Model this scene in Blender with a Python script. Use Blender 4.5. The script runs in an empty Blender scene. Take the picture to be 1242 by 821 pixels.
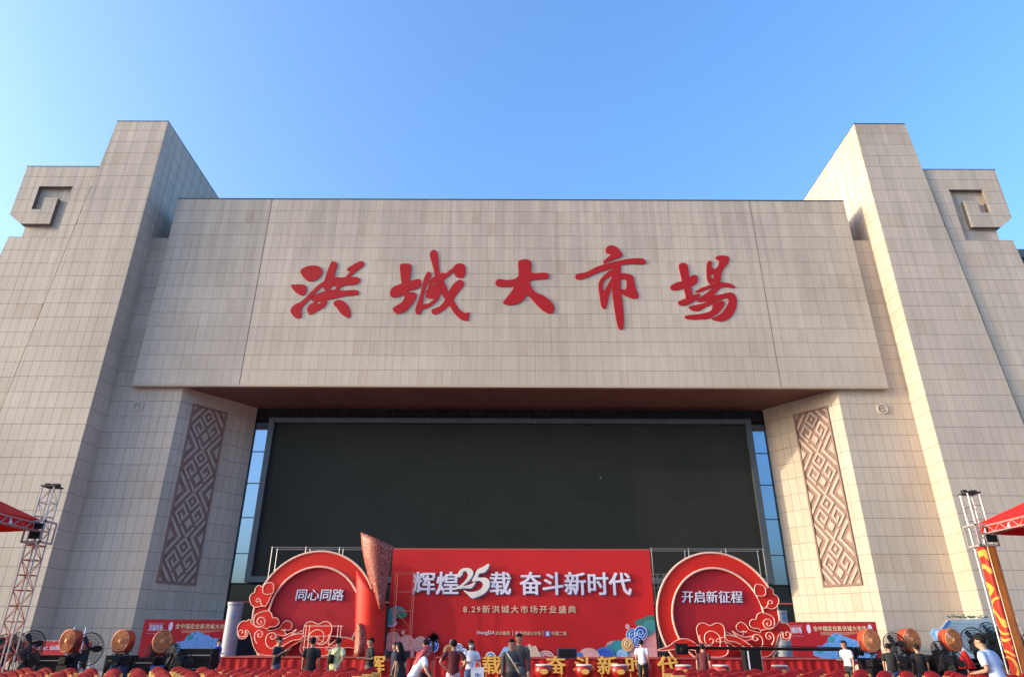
import bpy, math, random
from mathutils import Vector, Matrix, Euler
from mathutils.geometry import tessellate_polygon
R = random.Random(7)
rad = math.radians
scene = bpy.context.scene
COL = scene.collection

# ------------------------------------------------------------------ camera, sky, sun, exposure
PITCH = 24.31
cd = bpy.data.cameras.new('camera'); cam = bpy.data.objects.new('camera', cd); COL.objects.link(cam)
cam.location = (0, 0, 1.6)
cam.rotation_mode = 'XYZ'
cam.rotation_euler = (Matrix.Rotation(rad(90 + PITCH), 3, 'X') @ Matrix.Rotation(rad(0.2), 3, 'Z')).to_euler()
cd.sensor_width = 36; cd.lens = 36 * 818 / 1242; cd.shift_x = 2 / 1242
cd.clip_start = .1; cd.clip_end = 5000
scene.camera = cam

SUN_AZ = 189.2      # compass-like angle measured from +X counter-clockwise to where the sun stands
SUN_EL = 9.5
world = bpy.data.worlds.new('World'); scene.world = world; world.use_nodes = True
wn = world.node_tree.nodes; wl = world.node_tree.links; wn.clear()
wo = wn.new('ShaderNodeOutputWorld'); bg = wn.new('ShaderNodeBackground'); sky = wn.new('ShaderNodeTexSky')
sky.sky_type = 'NISHITA'; sky.sun_disc = False
sky.sun_elevation = rad(SUN_EL); sky.sun_rotation = rad(90 - SUN_AZ)
sky.altitude = 50; sky.air_density = 1.0; sky.dust_density = 6.0; sky.ozone_density = 3.5
hs = wn.new('ShaderNodeHueSaturation'); hs.inputs['Hue'].default_value = .504; hs.inputs['Saturation'].default_value = 1.08; hs.inputs['Value'].default_value = 1.0
wl.new(sky.outputs[0], hs.inputs['Color']); wl.new(hs.outputs[0], bg.inputs[0]); wl.new(bg.outputs[0], wo.inputs[0])
bg.inputs[1].default_value = 0.15
sd = bpy.data.lights.new('sun', 'SUN'); sun = bpy.data.objects.new('sun', sd); COL.objects.link(sun)
sd.energy = 0.65; sd.angle = rad(0.5); sd.color = (1.0, .84, .62)
sv = Vector((math.cos(rad(SUN_AZ)) * math.cos(rad(SUN_EL)), math.sin(rad(SUN_AZ)) * math.cos(rad(SUN_EL)), math.sin(rad(SUN_EL))))
sun.rotation_euler = sv.to_track_quat('Z', 'Y').to_euler(); sun.location = (-40, -10, 60)
scene.view_settings.view_transform = 'Standard'; scene.view_settings.look = 'None'
scene.view_settings.exposure = 2.42; scene.view_settings.gamma = 1

# ------------------------------------------------------------------ helpers
def lin(c):
    return tuple((x / 12.92 if x <= .04045 else ((x + .055) / 1.055) ** 2.4) for x in c)

def mat(name, col, rough=.7, metal=0, noise=.0, scale=3, bump=0, bscale=20, spec=.5, extra=None):
    m = bpy.data.materials.new(name); m.use_nodes = True
    nt = m.node_tree; b = nt.nodes['Principled BSDF']
    b.inputs['Base Color'].default_value = (*col, 1); b.inputs['Roughness'].default_value = rough
    b.inputs['Metallic'].default_value = metal; b.inputs['Specular IOR Level'].default_value = spec
    tc = nt.nodes.new('ShaderNodeTexCoord')
    if noise:
        n = nt.nodes.new('ShaderNodeTexNoise'); n.inputs['Scale'].default_value = scale; n.inputs['Detail'].default_value = 5
        nt.links.new(tc.outputs['Object'], n.inputs['Vector'])
        mr = nt.nodes.new('ShaderNodeMapRange'); mr.inputs[1].default_value = .3; mr.inputs[2].default_value = .7
        mr.inputs[3].default_value = 1 - noise; mr.inputs[4].default_value = 1 + noise
        nt.links.new(n.outputs[0], mr.inputs[0])
        h = nt.nodes.new('ShaderNodeHueSaturation'); h.inputs['Color'].default_value = (*col, 1)
        nt.links.new(mr.outputs[0], h.inputs['Value']); nt.links.new(h.outputs[0], b.inputs['Base Color'])
    if bump:
        n2 = nt.nodes.new('ShaderNodeTexNoise'); n2.inputs['Scale'].default_value = bscale; n2.inputs['Detail'].default_value = 4
        nt.links.new(tc.outputs['Object'], n2.inputs['Vector'])
        bp = nt.nodes.new('ShaderNodeBump'); bp.inputs['Strength'].default_value = bump; bp.inputs['Distance'].default_value = .02
        nt.links.new(n2.outputs[0], bp.inputs['Height']); nt.links.new(bp.outputs[0], b.inputs['Normal'])
    return m

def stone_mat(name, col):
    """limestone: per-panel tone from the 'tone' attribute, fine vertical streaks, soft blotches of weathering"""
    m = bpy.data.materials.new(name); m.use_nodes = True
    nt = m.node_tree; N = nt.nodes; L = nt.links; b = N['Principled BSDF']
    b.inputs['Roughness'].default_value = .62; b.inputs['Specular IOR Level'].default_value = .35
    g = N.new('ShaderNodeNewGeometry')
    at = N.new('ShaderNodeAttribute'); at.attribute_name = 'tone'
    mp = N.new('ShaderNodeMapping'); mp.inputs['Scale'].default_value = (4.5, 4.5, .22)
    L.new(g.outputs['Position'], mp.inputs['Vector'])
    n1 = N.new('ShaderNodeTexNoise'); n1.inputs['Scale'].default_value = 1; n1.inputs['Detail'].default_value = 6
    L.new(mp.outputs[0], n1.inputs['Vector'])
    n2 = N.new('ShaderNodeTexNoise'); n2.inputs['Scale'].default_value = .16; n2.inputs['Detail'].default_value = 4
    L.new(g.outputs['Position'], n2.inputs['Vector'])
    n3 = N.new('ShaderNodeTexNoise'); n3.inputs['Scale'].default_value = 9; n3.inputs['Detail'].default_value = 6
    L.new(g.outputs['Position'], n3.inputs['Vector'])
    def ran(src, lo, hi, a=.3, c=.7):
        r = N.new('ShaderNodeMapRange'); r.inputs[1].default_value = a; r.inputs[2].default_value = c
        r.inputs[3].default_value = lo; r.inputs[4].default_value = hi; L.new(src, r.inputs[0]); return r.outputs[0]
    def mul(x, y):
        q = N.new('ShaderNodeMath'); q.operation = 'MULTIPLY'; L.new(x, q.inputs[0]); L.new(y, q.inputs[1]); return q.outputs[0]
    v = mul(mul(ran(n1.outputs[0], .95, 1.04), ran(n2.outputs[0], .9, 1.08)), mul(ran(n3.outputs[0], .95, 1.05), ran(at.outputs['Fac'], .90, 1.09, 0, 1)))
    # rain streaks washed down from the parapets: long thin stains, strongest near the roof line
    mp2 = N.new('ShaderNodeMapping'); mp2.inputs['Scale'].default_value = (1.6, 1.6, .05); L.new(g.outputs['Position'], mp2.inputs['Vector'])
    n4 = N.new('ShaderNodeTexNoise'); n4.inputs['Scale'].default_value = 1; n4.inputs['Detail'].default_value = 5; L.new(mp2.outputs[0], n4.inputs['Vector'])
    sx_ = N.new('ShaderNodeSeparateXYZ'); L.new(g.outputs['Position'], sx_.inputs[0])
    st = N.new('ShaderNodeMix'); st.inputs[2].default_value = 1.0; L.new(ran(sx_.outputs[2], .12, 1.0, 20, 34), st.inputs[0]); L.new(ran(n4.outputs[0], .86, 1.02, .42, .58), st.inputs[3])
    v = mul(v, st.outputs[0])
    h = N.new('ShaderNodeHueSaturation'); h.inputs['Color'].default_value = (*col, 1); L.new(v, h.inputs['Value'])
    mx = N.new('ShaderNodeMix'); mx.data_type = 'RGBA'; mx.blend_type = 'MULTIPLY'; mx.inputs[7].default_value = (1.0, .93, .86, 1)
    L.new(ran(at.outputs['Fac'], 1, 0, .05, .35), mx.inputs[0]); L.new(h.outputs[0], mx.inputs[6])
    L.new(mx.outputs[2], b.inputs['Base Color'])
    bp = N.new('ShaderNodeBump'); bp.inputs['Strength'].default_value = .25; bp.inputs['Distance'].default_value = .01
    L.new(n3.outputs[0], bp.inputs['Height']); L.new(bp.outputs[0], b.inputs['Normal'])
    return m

M = {}
M['stone'] = stone_mat('limestone', (.515, .42, .325))
M['emblem'] = mat('carved pale emblem stone', (.56, .47, .38), .7)
M['pillar'] = mat('pale blue grey painted column', (.27, .30, .35), .5, noise=.06)
M['drum'] = mat('dark red lacquer', (.30, .01, .01), .35)
M['stone_back'] = mat('stone backing', (.17, .14, .115), .9, noise=.1)
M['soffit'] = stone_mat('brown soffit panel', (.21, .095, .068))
M['relief_dark'] = mat('relief sandstone ground', (.25, .15, .115), .8, noise=.15, scale=4)
M['relief_light'] = mat('relief sandstone strip', (.44, .33, .265), .7, noise=.12, scale=4)
M['coping'] = mat('dark metal coping', (.08, .09, .10), .45, .6)
M['screen'] = mat('matte led screen', (.026, .027, .021), .75, noise=.10, scale=.35, spec=.2)
M['steel'] = mat('brushed grey cladding', (.08, .09, .095), .5, .3, noise=.1, scale=1)
M['glass'] = mat('blue coated glass', (.30, .42, .55), .04, .85, noise=.04, scale=.3)
M['darkglass'] = mat('dark tinted glass', (.02, .03, .035), .06, .2)
M['bandglass'] = mat('smoked glass band', (.03, .03, .035), .12, .2, noise=.3, scale=1)
M['mullion'] = mat('dark mullion', (.03, .035, .04), .5, .3)
M['sign_red'] = mat('painted red sign face', (.38, .011, .011), .55, noise=.06, spec=.25)
M['red'] = mat('red printed board', (.52, .018, .018), .6, spec=.25, noise=.08, scale=.6)
M['red2'] = mat('deep red board', (.38, .015, .022), .6, spec=.25, noise=.06, scale=.8)
M['red3'] = mat('bright red painted foam', (.58, .020, .010), .5, spec=.25, noise=.06)
M['red_cloth'] = mat('red stage cloth', (.42, .008, .008), .85, noise=.15, scale=3, bump=.3, bscale=6)
M['trim'] = mat('cream pink trim', (.78, .48, .36), .55)
M['cream'] = mat('cream letter', (.80, .74, .62), .5)
M['silver'] = mat('pale lilac letter', (.72, .68, .74), .4)
M['blueshade'] = mat('steel blue letter side', (.12, .18, .32), .5)
M['gold'] = mat('gold letter', (.85, .52, .10), .4, .25, noise=.1)
M['goldcloth'] = mat('gold satin', (.80, .45, .10), .4, noise=.15, scale=9)
M['palegold'] = mat('pale gold print', (.72, .58, .36), .5)
M['pipe'] = mat('galvanised pipe', (.38, .37, .36), .45, .6)
M['alu'] = mat('aluminium truss', (.42, .39, .37), .45, .4)
M['redpipe'] = mat('red oxide steel', (.40, .08, .06), .6)
M['black'] = mat('black plastic', (.010, .010, .012), .75, spec=.15)
M['blackmetal'] = mat('black painted wire', (.010, .010, .012), .6, spec=.2)
M['darkgrey'] = mat('dark grey metal', (.03, .03, .034), .6, spec=.25)
M['orange'] = mat('orange fan housing', (.48, .07, .025), .5, noise=.15)
M['orangegrille'] = mat('pale orange grille', (.62, .27, .11), .6)
M['white'] = mat('white plastic', (.75, .77, .80), .45, noise=.05)
M['teal'] = mat('teal print', (.03, .27, .30), .6, noise=.15, scale=5)
M['green'] = mat('dark green print', (.03, .18, .14), .6, noise=.15, scale=5)
M['blue'] = mat('blue print', (.02, .09, .45), .6, noise=.1, scale=5)
M['midblue'] = mat('mid blue print', (.06, .17, .45), .6, noise=.1, scale=5)
M['lightblue'] = mat('light blue print', (.28, .50, .72), .6, noise=.2, scale=5)
M['pink'] = mat('dusty pink print', (.62, .33, .33), .6, noise=.12, scale=5)
M['ochre'] = mat('ochre print', (.60, .34, .10), .6, noise=.1)
M['canopy'] = mat('red canopy fabric', (.60, .014, .010), .8, spec=.25, noise=.08, scale=1.2, bump=.3, bscale=2)
M['skin'] = mat('skin', (.42, .22, .14), .55)
M['hair'] = mat('black hair', (.010, .008, .007), .75, spec=.2, bump=.4, bscale=60)
M['pinkhair'] = mat('red dyed hair', (.38, .05, .06), .5, bump=.4, bscale=60)
M['carpet'] = mat('red carpet', (.30, .012, .010), .95, noise=.15, scale=2)
M['paving'] = mat('granite paving', (.33, .30, .28), .8, noise=.12, scale=1)
for k, c in dict(shirt_black=(.012, .012, .014), shirt_yellow=(.62, .60, .32), shirt_white=(.72, .72, .74), shirt_red=(.45, .02, .02),
                 shirt_maroon=(.10, .012, .018), shirt_blue=(.02, .05, .45), shirt_sky=(.42, .52, .68), plaid=(.07, .065, .06), jeans=(.05, .09, .20),
                 trousers_black=(.015, .015, .018), trousers_grey=(.10, .10, .11), skirt_pink=(.6, .42, .45), shoe=(.03, .03, .03), lilac=(.60, .56, .72), navy=(.012,.02,.06)).items():
    M[k] = mat('cloth ' + k.replace('_', ' '), c, .85, noise=.12, scale=8, bump=.3, bscale=30)

def print_mat(name, base, ink, scale, lo=.48, hi=.52, ratio=1.0, kind='voronoi'):
    m = mat(name, base, .5); nt = m.node_tree; N = nt.nodes; L = nt.links; b = N['Principled BSDF']
    tc = N.new('ShaderNodeTexCoord'); 
    if kind == 'scroll':
        n0 = N.new('ShaderNodeTexNoise'); n0.inputs['Scale'].default_value = scale; n0.inputs['Detail'].default_value = 1.0
        L.new(tc.outputs['Object'], n0.inputs['Vector'])
        s = N.new('ShaderNodeMath'); s.operation = 'MULTIPLY'; s.inputs[1].default_value = 60; L.new(n0.outputs[0], s.inputs[0])
        c = N.new('ShaderNodeMath'); c.operation = 'SINE'; L.new(s.outputs[0], c.inputs[0]); out = c.outputs[0]
    else:
        v = N.new('ShaderNodeTexVoronoi'); v.inputs['Scale'].default_value = scale; v.feature = 'DISTANCE_TO_EDGE'
        L.new(tc.outputs['Object'], v.inputs['Vector']); out = v.outputs[0]
    mr = N.new('ShaderNodeMapRange'); mr.inputs[1].default_value = lo; mr.inputs[2].default_value = hi; L.new(out, mr.inputs[0])
    mx = N.new('ShaderNodeMix'); mx.data_type = 'RGBA'; mx.inputs[6].default_value = (*base, 1); mx.inputs[7].default_value = (*ink, 1)
    L.new(mr.outputs[0], mx.inputs[0]); L.new(mx.outputs[2], b.inputs['Base Color']); return m
M['lace'] = print_mat('red and gold scroll lace print', (.22, .02, .02), (.42, .20, .12), 3.2, .55, .85, kind='scroll')
M['pinkscale'] = print_mat('pink scale print', (.62, .36, .34), (.30, .10, .12), 6, .05, .02)
M['wrap'] = print_mat('red and gold wrap print', (.38, .025, .01), (.70, .34, .05), .9, .25, .6, kind='scroll')
M['wrap_red'] = mat('deep red wrap', (.45, .015, .01), .5, noise=.2)
M['wrap_gold'] = mat('orange gold wrap', (.70, .22, .03), .45, noise=.3, scale=2)
M['aerial'] = print_mat('blue aerial city print', (.06, .17, .52), (.16, .40, .74), 9, .02, .12)

def link(o, parent=None):
    COL.objects.link(o)
    if parent is not None: o.parent = parent
    return o

def tag(o, label=None, cat=None, group=None, kind=None):
    if label: o['label'] = label
    if cat: o['category'] = cat
    if group: o['group'] = group
    if kind: o['kind'] = kind
    return o

def thing(name, label, cat, loc=(0, 0, 0), rz=0, group=None):
    o = bpy.data.objects.new(name, None); o.empty_display_size = .3
    COL.objects.link(o); o.location = loc; o.rotation_euler = (0, 0, rz)
    return tag(o, label, cat, group)

class MB:
    def __init__(s): s.v = []; s.f = []; s.smooth = False
    def add(s, vs, fs):
        n = len(s.v); s.v += [tuple(p) for p in vs]; s.f += [tuple(i + n for i in f) for f in fs]; return s
    def box(s, x0, x1, y0, y1, z0, z1):
        return s.add([(x0, y0, z0), (x1, y0, z0), (x1, y1, z0), (x0, y1, z0), (x0, y0, z1), (x1, y0, z1), (x1, y1, z1), (x0, y1, z1)],
                     [(0, 3, 2, 1), (4, 5, 6, 7), (0, 1, 5, 4), (1, 2, 6, 5), (2, 3, 7, 6), (3, 0, 4, 7)])
    def prism(s, pts, back):
        """solid from a 3D planar outline pushed by vector back"""
        n = len(pts); P = [Vector(p) for p in pts]; B = Vector(back)
        tris = tessellate_polygon([P])
        nm = Vector((0, 0, 0))
        for a in range(n): nm += P[a].cross(P[(a + 1) % n])
        flip = nm.dot(B) > 0
        fs = []
        for t in tris:
            tn = (P[t[1]] - P[t[0]]).cross(P[t[2]] - P[t[0]])
            t = t if tn.dot(B) < 0 else (t[0], t[2], t[1])
            fs.append(t); fs.append((t[0] + n, t[2] + n, t[1] + n))
        for a in range(n):
            b = (a + 1) % n
            fs.append((a, b, b + n, a + n) if flip else (b, a, a + n, b + n))
        return s.add(list(P) + [p + B for p in P], fs)
    def tube(s, pts, r, seg=6, closed=False, caps=True):
        P = [Vector(p) for p in pts]; n = len(P); rs = r if isinstance(r, (list, tuple)) else [r] * n
        rings = []; up = None
        for i in range(n):
            if closed: d = P[(i + 1) % n] - P[i - 1]
            else: d = P[min(i + 1, n - 1)] - P[max(i - 1, 0)]
            if d.length < 1e-9: d = Vector((0, 0, 1))
            d.normalize()
            if up is None:
                up = Vector((0, 0, 1)) if abs(d.z) < .9 else Vector((1, 0, 0))
            u = (up - d * up.dot(d)); 
            if u.length < 1e-6: u = d.orthogonal()
            u.normalize(); w = d.cross(u); up = u
            rings.append([P[i] + (u * math.cos(a) + w * math.sin(a)) * rs[i] for a in [2 * math.pi * k / seg for k in range(seg)]])
        fs = []; m = n if closed else n - 1
        for i in range(m):
            j = (i + 1) % n
            for k in range(seg):
                l = (k + 1) % seg; fs.append((i * seg + k, i * seg + l, j * seg + l, j * seg + k))
        if caps and not closed:
            fs.append(tuple(range(seg - 1, -1, -1))); fs.append(tuple((n - 1) * seg + k for k in range(seg)))
        return s.add([p for r_ in rings for p in r_], fs)
    def loft(s, rings, caps=True):
        m = len(rings[0]); fs = []
        for i in range(len(rings) - 1):
            for k in range(m):
                l = (k + 1) % m; fs.append((i * m + k, i * m + l, (i + 1) * m + l, (i + 1) * m + k))
        if caps:
            fs.append(tuple(range(m - 1, -1, -1))); fs.append(tuple((len(rings) - 1) * m + k for k in range(m)))
        return s.add([p for r_ in rings for p in r_], fs)
    def ellring(s, c, rx, ry, n=12, tilt=None):
        T = tilt or Matrix.Identity(3)
        return [Vector(c) + T @ Vector((rx * math.cos(2 * math.pi * k / n), ry * math.sin(2 * math.pi * k / n), 0)) for k in range(n)]
    def lathe(s, prof, seg=24, mx=None, caps=False):
        mx = mx or Matrix.Identity(4)
        rings = [[mx @ Vector((r * math.cos(2 * math.pi * k / seg), r * math.sin(2 * math.pi * k / seg), z)) for k in range(seg)] for r, z in prof]
        return s.loft(rings, caps)
    def build(s, name, m, parent=None, smooth=False, bevel=0):
        me = bpy.data.meshes.new(name); me.from_pydata([tuple(v) for v in s.v], [], s.f); me.materials.append(m)
        if smooth:
            me.polygons.foreach_set('use_smooth', [True] * len(me.polygons))
        me.validate(); me.update()
        o = bpy.data.objects.new(name, me); link(o, parent)
        if bevel:
            b = o.modifiers.new('bevel', 'BEVEL'); b.width = bevel; b.segments = 2; b.limit_method = 'ANGLE'
        return o

def local(o, rootloc):  # mesh built in world coordinates under a thing that stands elsewhere
    o.location = (-rootloc[0], -rootloc[1], -rootloc[2]); return o

def crom(pts, n=4, closed=True):
    P = [Vector(p) for p in pts]; out = []; k = len(P)
    rng = range(k) if closed else range(k - 1)
    for i in rng:
        g = (lambda j: P[j % k]) if closed else (lambda j: P[max(0, min(k - 1, j))])
        a, b, c, d = g(i - 1), g(i), g(i + 1), g(i + 2)
        for t in range(n):
            t /= n
            out.append(.5 * ((2 * b) + (c - a) * t + (2 * a - 5 * b + 4 * c - d) * t * t + (3 * b - a - 3 * c + d) * t ** 3))
    if not closed: out.append(P[-1])
    return out

def XZ(p, y): return Vector((p[0], y, p[1]))

def text(name, s, x0, x1, z0, z1, y, m, parent=None, depth=.03, bold=0.0, keep=False, shear=0, spacing=1.0):
    """letters standing in the XZ plane facing -Y, fitted to the given rectangle"""
    c = bpy.data.curves.new(name, 'FONT'); c.body = s; c.size = 1; c.extrude = .01; c.offset = 0; c.shear = shear
    c.space_character = spacing; c.resolution_u = 2
    t = bpy.data.objects.new(name + '_src', c); COL.objects.link(t)
    dg = bpy.context.evaluated_depsgraph_get(); dg.update()
    me = bpy.data.meshes.new_from_object(t.evaluated_get(dg)); bpy.data.objects.remove(t)
    xs = [v.co.x for v in me.vertices]; ys = [v.co.y for v in me.vertices]
    ax, bx, ay, by = min(xs), max(xs), min(ys), max(ys)
    sx = (x1 - x0) / (bx - ax); sz = (z1 - z0) / (by - ay)
    if keep: sx = sz
    for v in me.vertices:
        v.co = ((v.co.x - ax) * sx + x0, y - (depth / 2) * (1 if v.co.z > 0 else -1), (v.co.y - ay) * sz + z0)
    if bold:
        e = bold * sz * .8; base = [tuple(v.co) for v in me.vertices]; pf = [tuple(p.vertices) for p in me.polygons]; VV = []; FF = []
        for q, (ox, oz) in enumerate(((0, 0), (-e, e * .5), (e, e * .5), (-e, -e * .5), (e, -e * .5))):
            nn = len(VV); VV += [(x + ox, yy - .0015 * q, z + oz) for x, yy, z in base]; FF += [tuple(i + nn for i in f) for f in pf]
        me = bpy.data.meshes.new(name); me.from_pydata(VV, [], FF)
    me.materials.clear(); me.materials.append(m); me.name = name
    for p in me.polygons: p.use_smooth = False; p.material_index = 0
    me.update()
    o = bpy.data.objects.new(name, me); link(o, parent); return o

def copy_tree(o, parent=None):
    c = o.copy(); COL.objects.link(c)
    if parent is not None: c.parent = parent
    for ch in KIDS.get(o.name, []) if False else [x for x in o.children]: copy_tree(ch, c)
    return c

def cam_area(P):
    q = []
    p_ = rad(PITCH); C_, S_ = math.cos(p_), math.sin(p_)
    for x, y, z in P:
        z -= 1.6; d = y * C_ + z * S_
        if d < 1: return 0
        q.append((818 * x / d, 818 * (z * C_ - y * S_) / d))
    if not any(abs(a) < 621 and abs(b) < 412 for a, b in q): return 0
    return abs(sum(q[i][0] * q[(i + 1) % len(q)][1] - q[(i + 1) % len(q)][0] * q[i][1] for i in range(len(q)))) / 2

def clip(poly, a, c, lim, sign):
    out = []
    for i in range(len(poly)):
        p, q = poly[i], poly[(i + 1) % len(poly)]
        dp, dq = sign * (p[a] - lim), sign * (q[a] - lim)
        if dp >= 0: out.append(p)
        if (dp >= 0) != (dq >= 0):
            t = dp / (dp - dq); out.append((p[0] + (q[0] - p[0]) * t, p[1] + (q[1] - p[1]) * t))
    return out

PANELS = {}
def clad(kind, parent, O, U, V, N, poly, u0, du, v0, dv, gapu=.008, gapv=.013, th=.03, m='stone', ulines=None):
    """cut a flat face into real stone panels with open joints; N points outwards"""
    O, U, V, N = Vector(O), Vector(U).normalized(), Vector(V).normalized(), Vector(N).normalized()
    us = [p[0] for p in poly]; vs = [p[1] for p in poly]
    if ulines is None:
        i0 = math.floor((min(us) - u0) / du); i1 = math.ceil((max(us) - u0) / du)
        ulines = [u0 + du * i for i in range(i0, i1 + 1)]
    j0 = math.floor((min(vs) - v0) / dv); j1 = math.ceil((max(vs) - v0) / dv)
    rowtone = {}
    for i in range(len(ulines) - 1):
        for j in range(j0, j1):
            a, b = ulines[i] + gapu, ulines[i + 1] - gapu; c, d = v0 + dv * j + gapv, v0 + dv * (j + 1) - gapv
            pg = clip(poly, 0, 1, a, 1)
            if pg: pg = clip(pg, 0, 1, b, -1)
            if pg: pg = clip(pg, 1, 0, c, 1)
            if pg: pg = clip(pg, 1, 0, d, -1)
            if len(pg) < 3: continue
            ar = abs(sum(pg[k][0] * pg[(k + 1) % len(pg)][1] - pg[(k + 1) % len(pg)][0] * pg[k][1] for k in range(len(pg)))) / 2
            if ar < .01: continue
            key = (i // R.choice((3, 4, 5)), j); rt = rowtone.setdefault(key, R.gauss(.5, .16))
            tone = min(1, max(0, .55 * rt + .45 * R.gauss(.5, .22)))
            jit = R.uniform(0, .003)
            P = [O + U * p[0] + V * p[1] + N * jit for p in pg]
            PANELS.setdefault((kind, m), []).append((cam_area(P), parent, P, N * -th, tone))

def emit_panels():
    for (kind, m), L in PANELS.items():
        L.sort(key=lambda t: -t[0]); rest = {}
        for k, (ar, parent, P, B, tone) in enumerate(L):
            if k < 300 and ar > 25:
                mb = MB().prism(P, B); o = mb.build(kind, M[m], parent)
                at = o.data.attributes.new('tone', 'FLOAT', 'FACE'); at.data.foreach_set('value', [tone] * len(o.data.polygons))
            else: rest.setdefault(parent.name, []).append((parent, P, B, tone))
        for g in rest.values():
            mb = MB(); tones = []
            for parent, P, B, tone in g:
                n0 = len(mb.f); mb.prism(P, B); tones += [tone] * (len(mb.f) - n0)
            o = mb.build(kind.replace('panel', 'cladding'), M[m], g[0][0]); o['kind'] = 'stuff'
            if len(o.data.polygons) == len(tones):
                at = o.data.attributes.new('tone', 'FLOAT', 'FACE'); at.data.foreach_set('value', tones)

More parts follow.
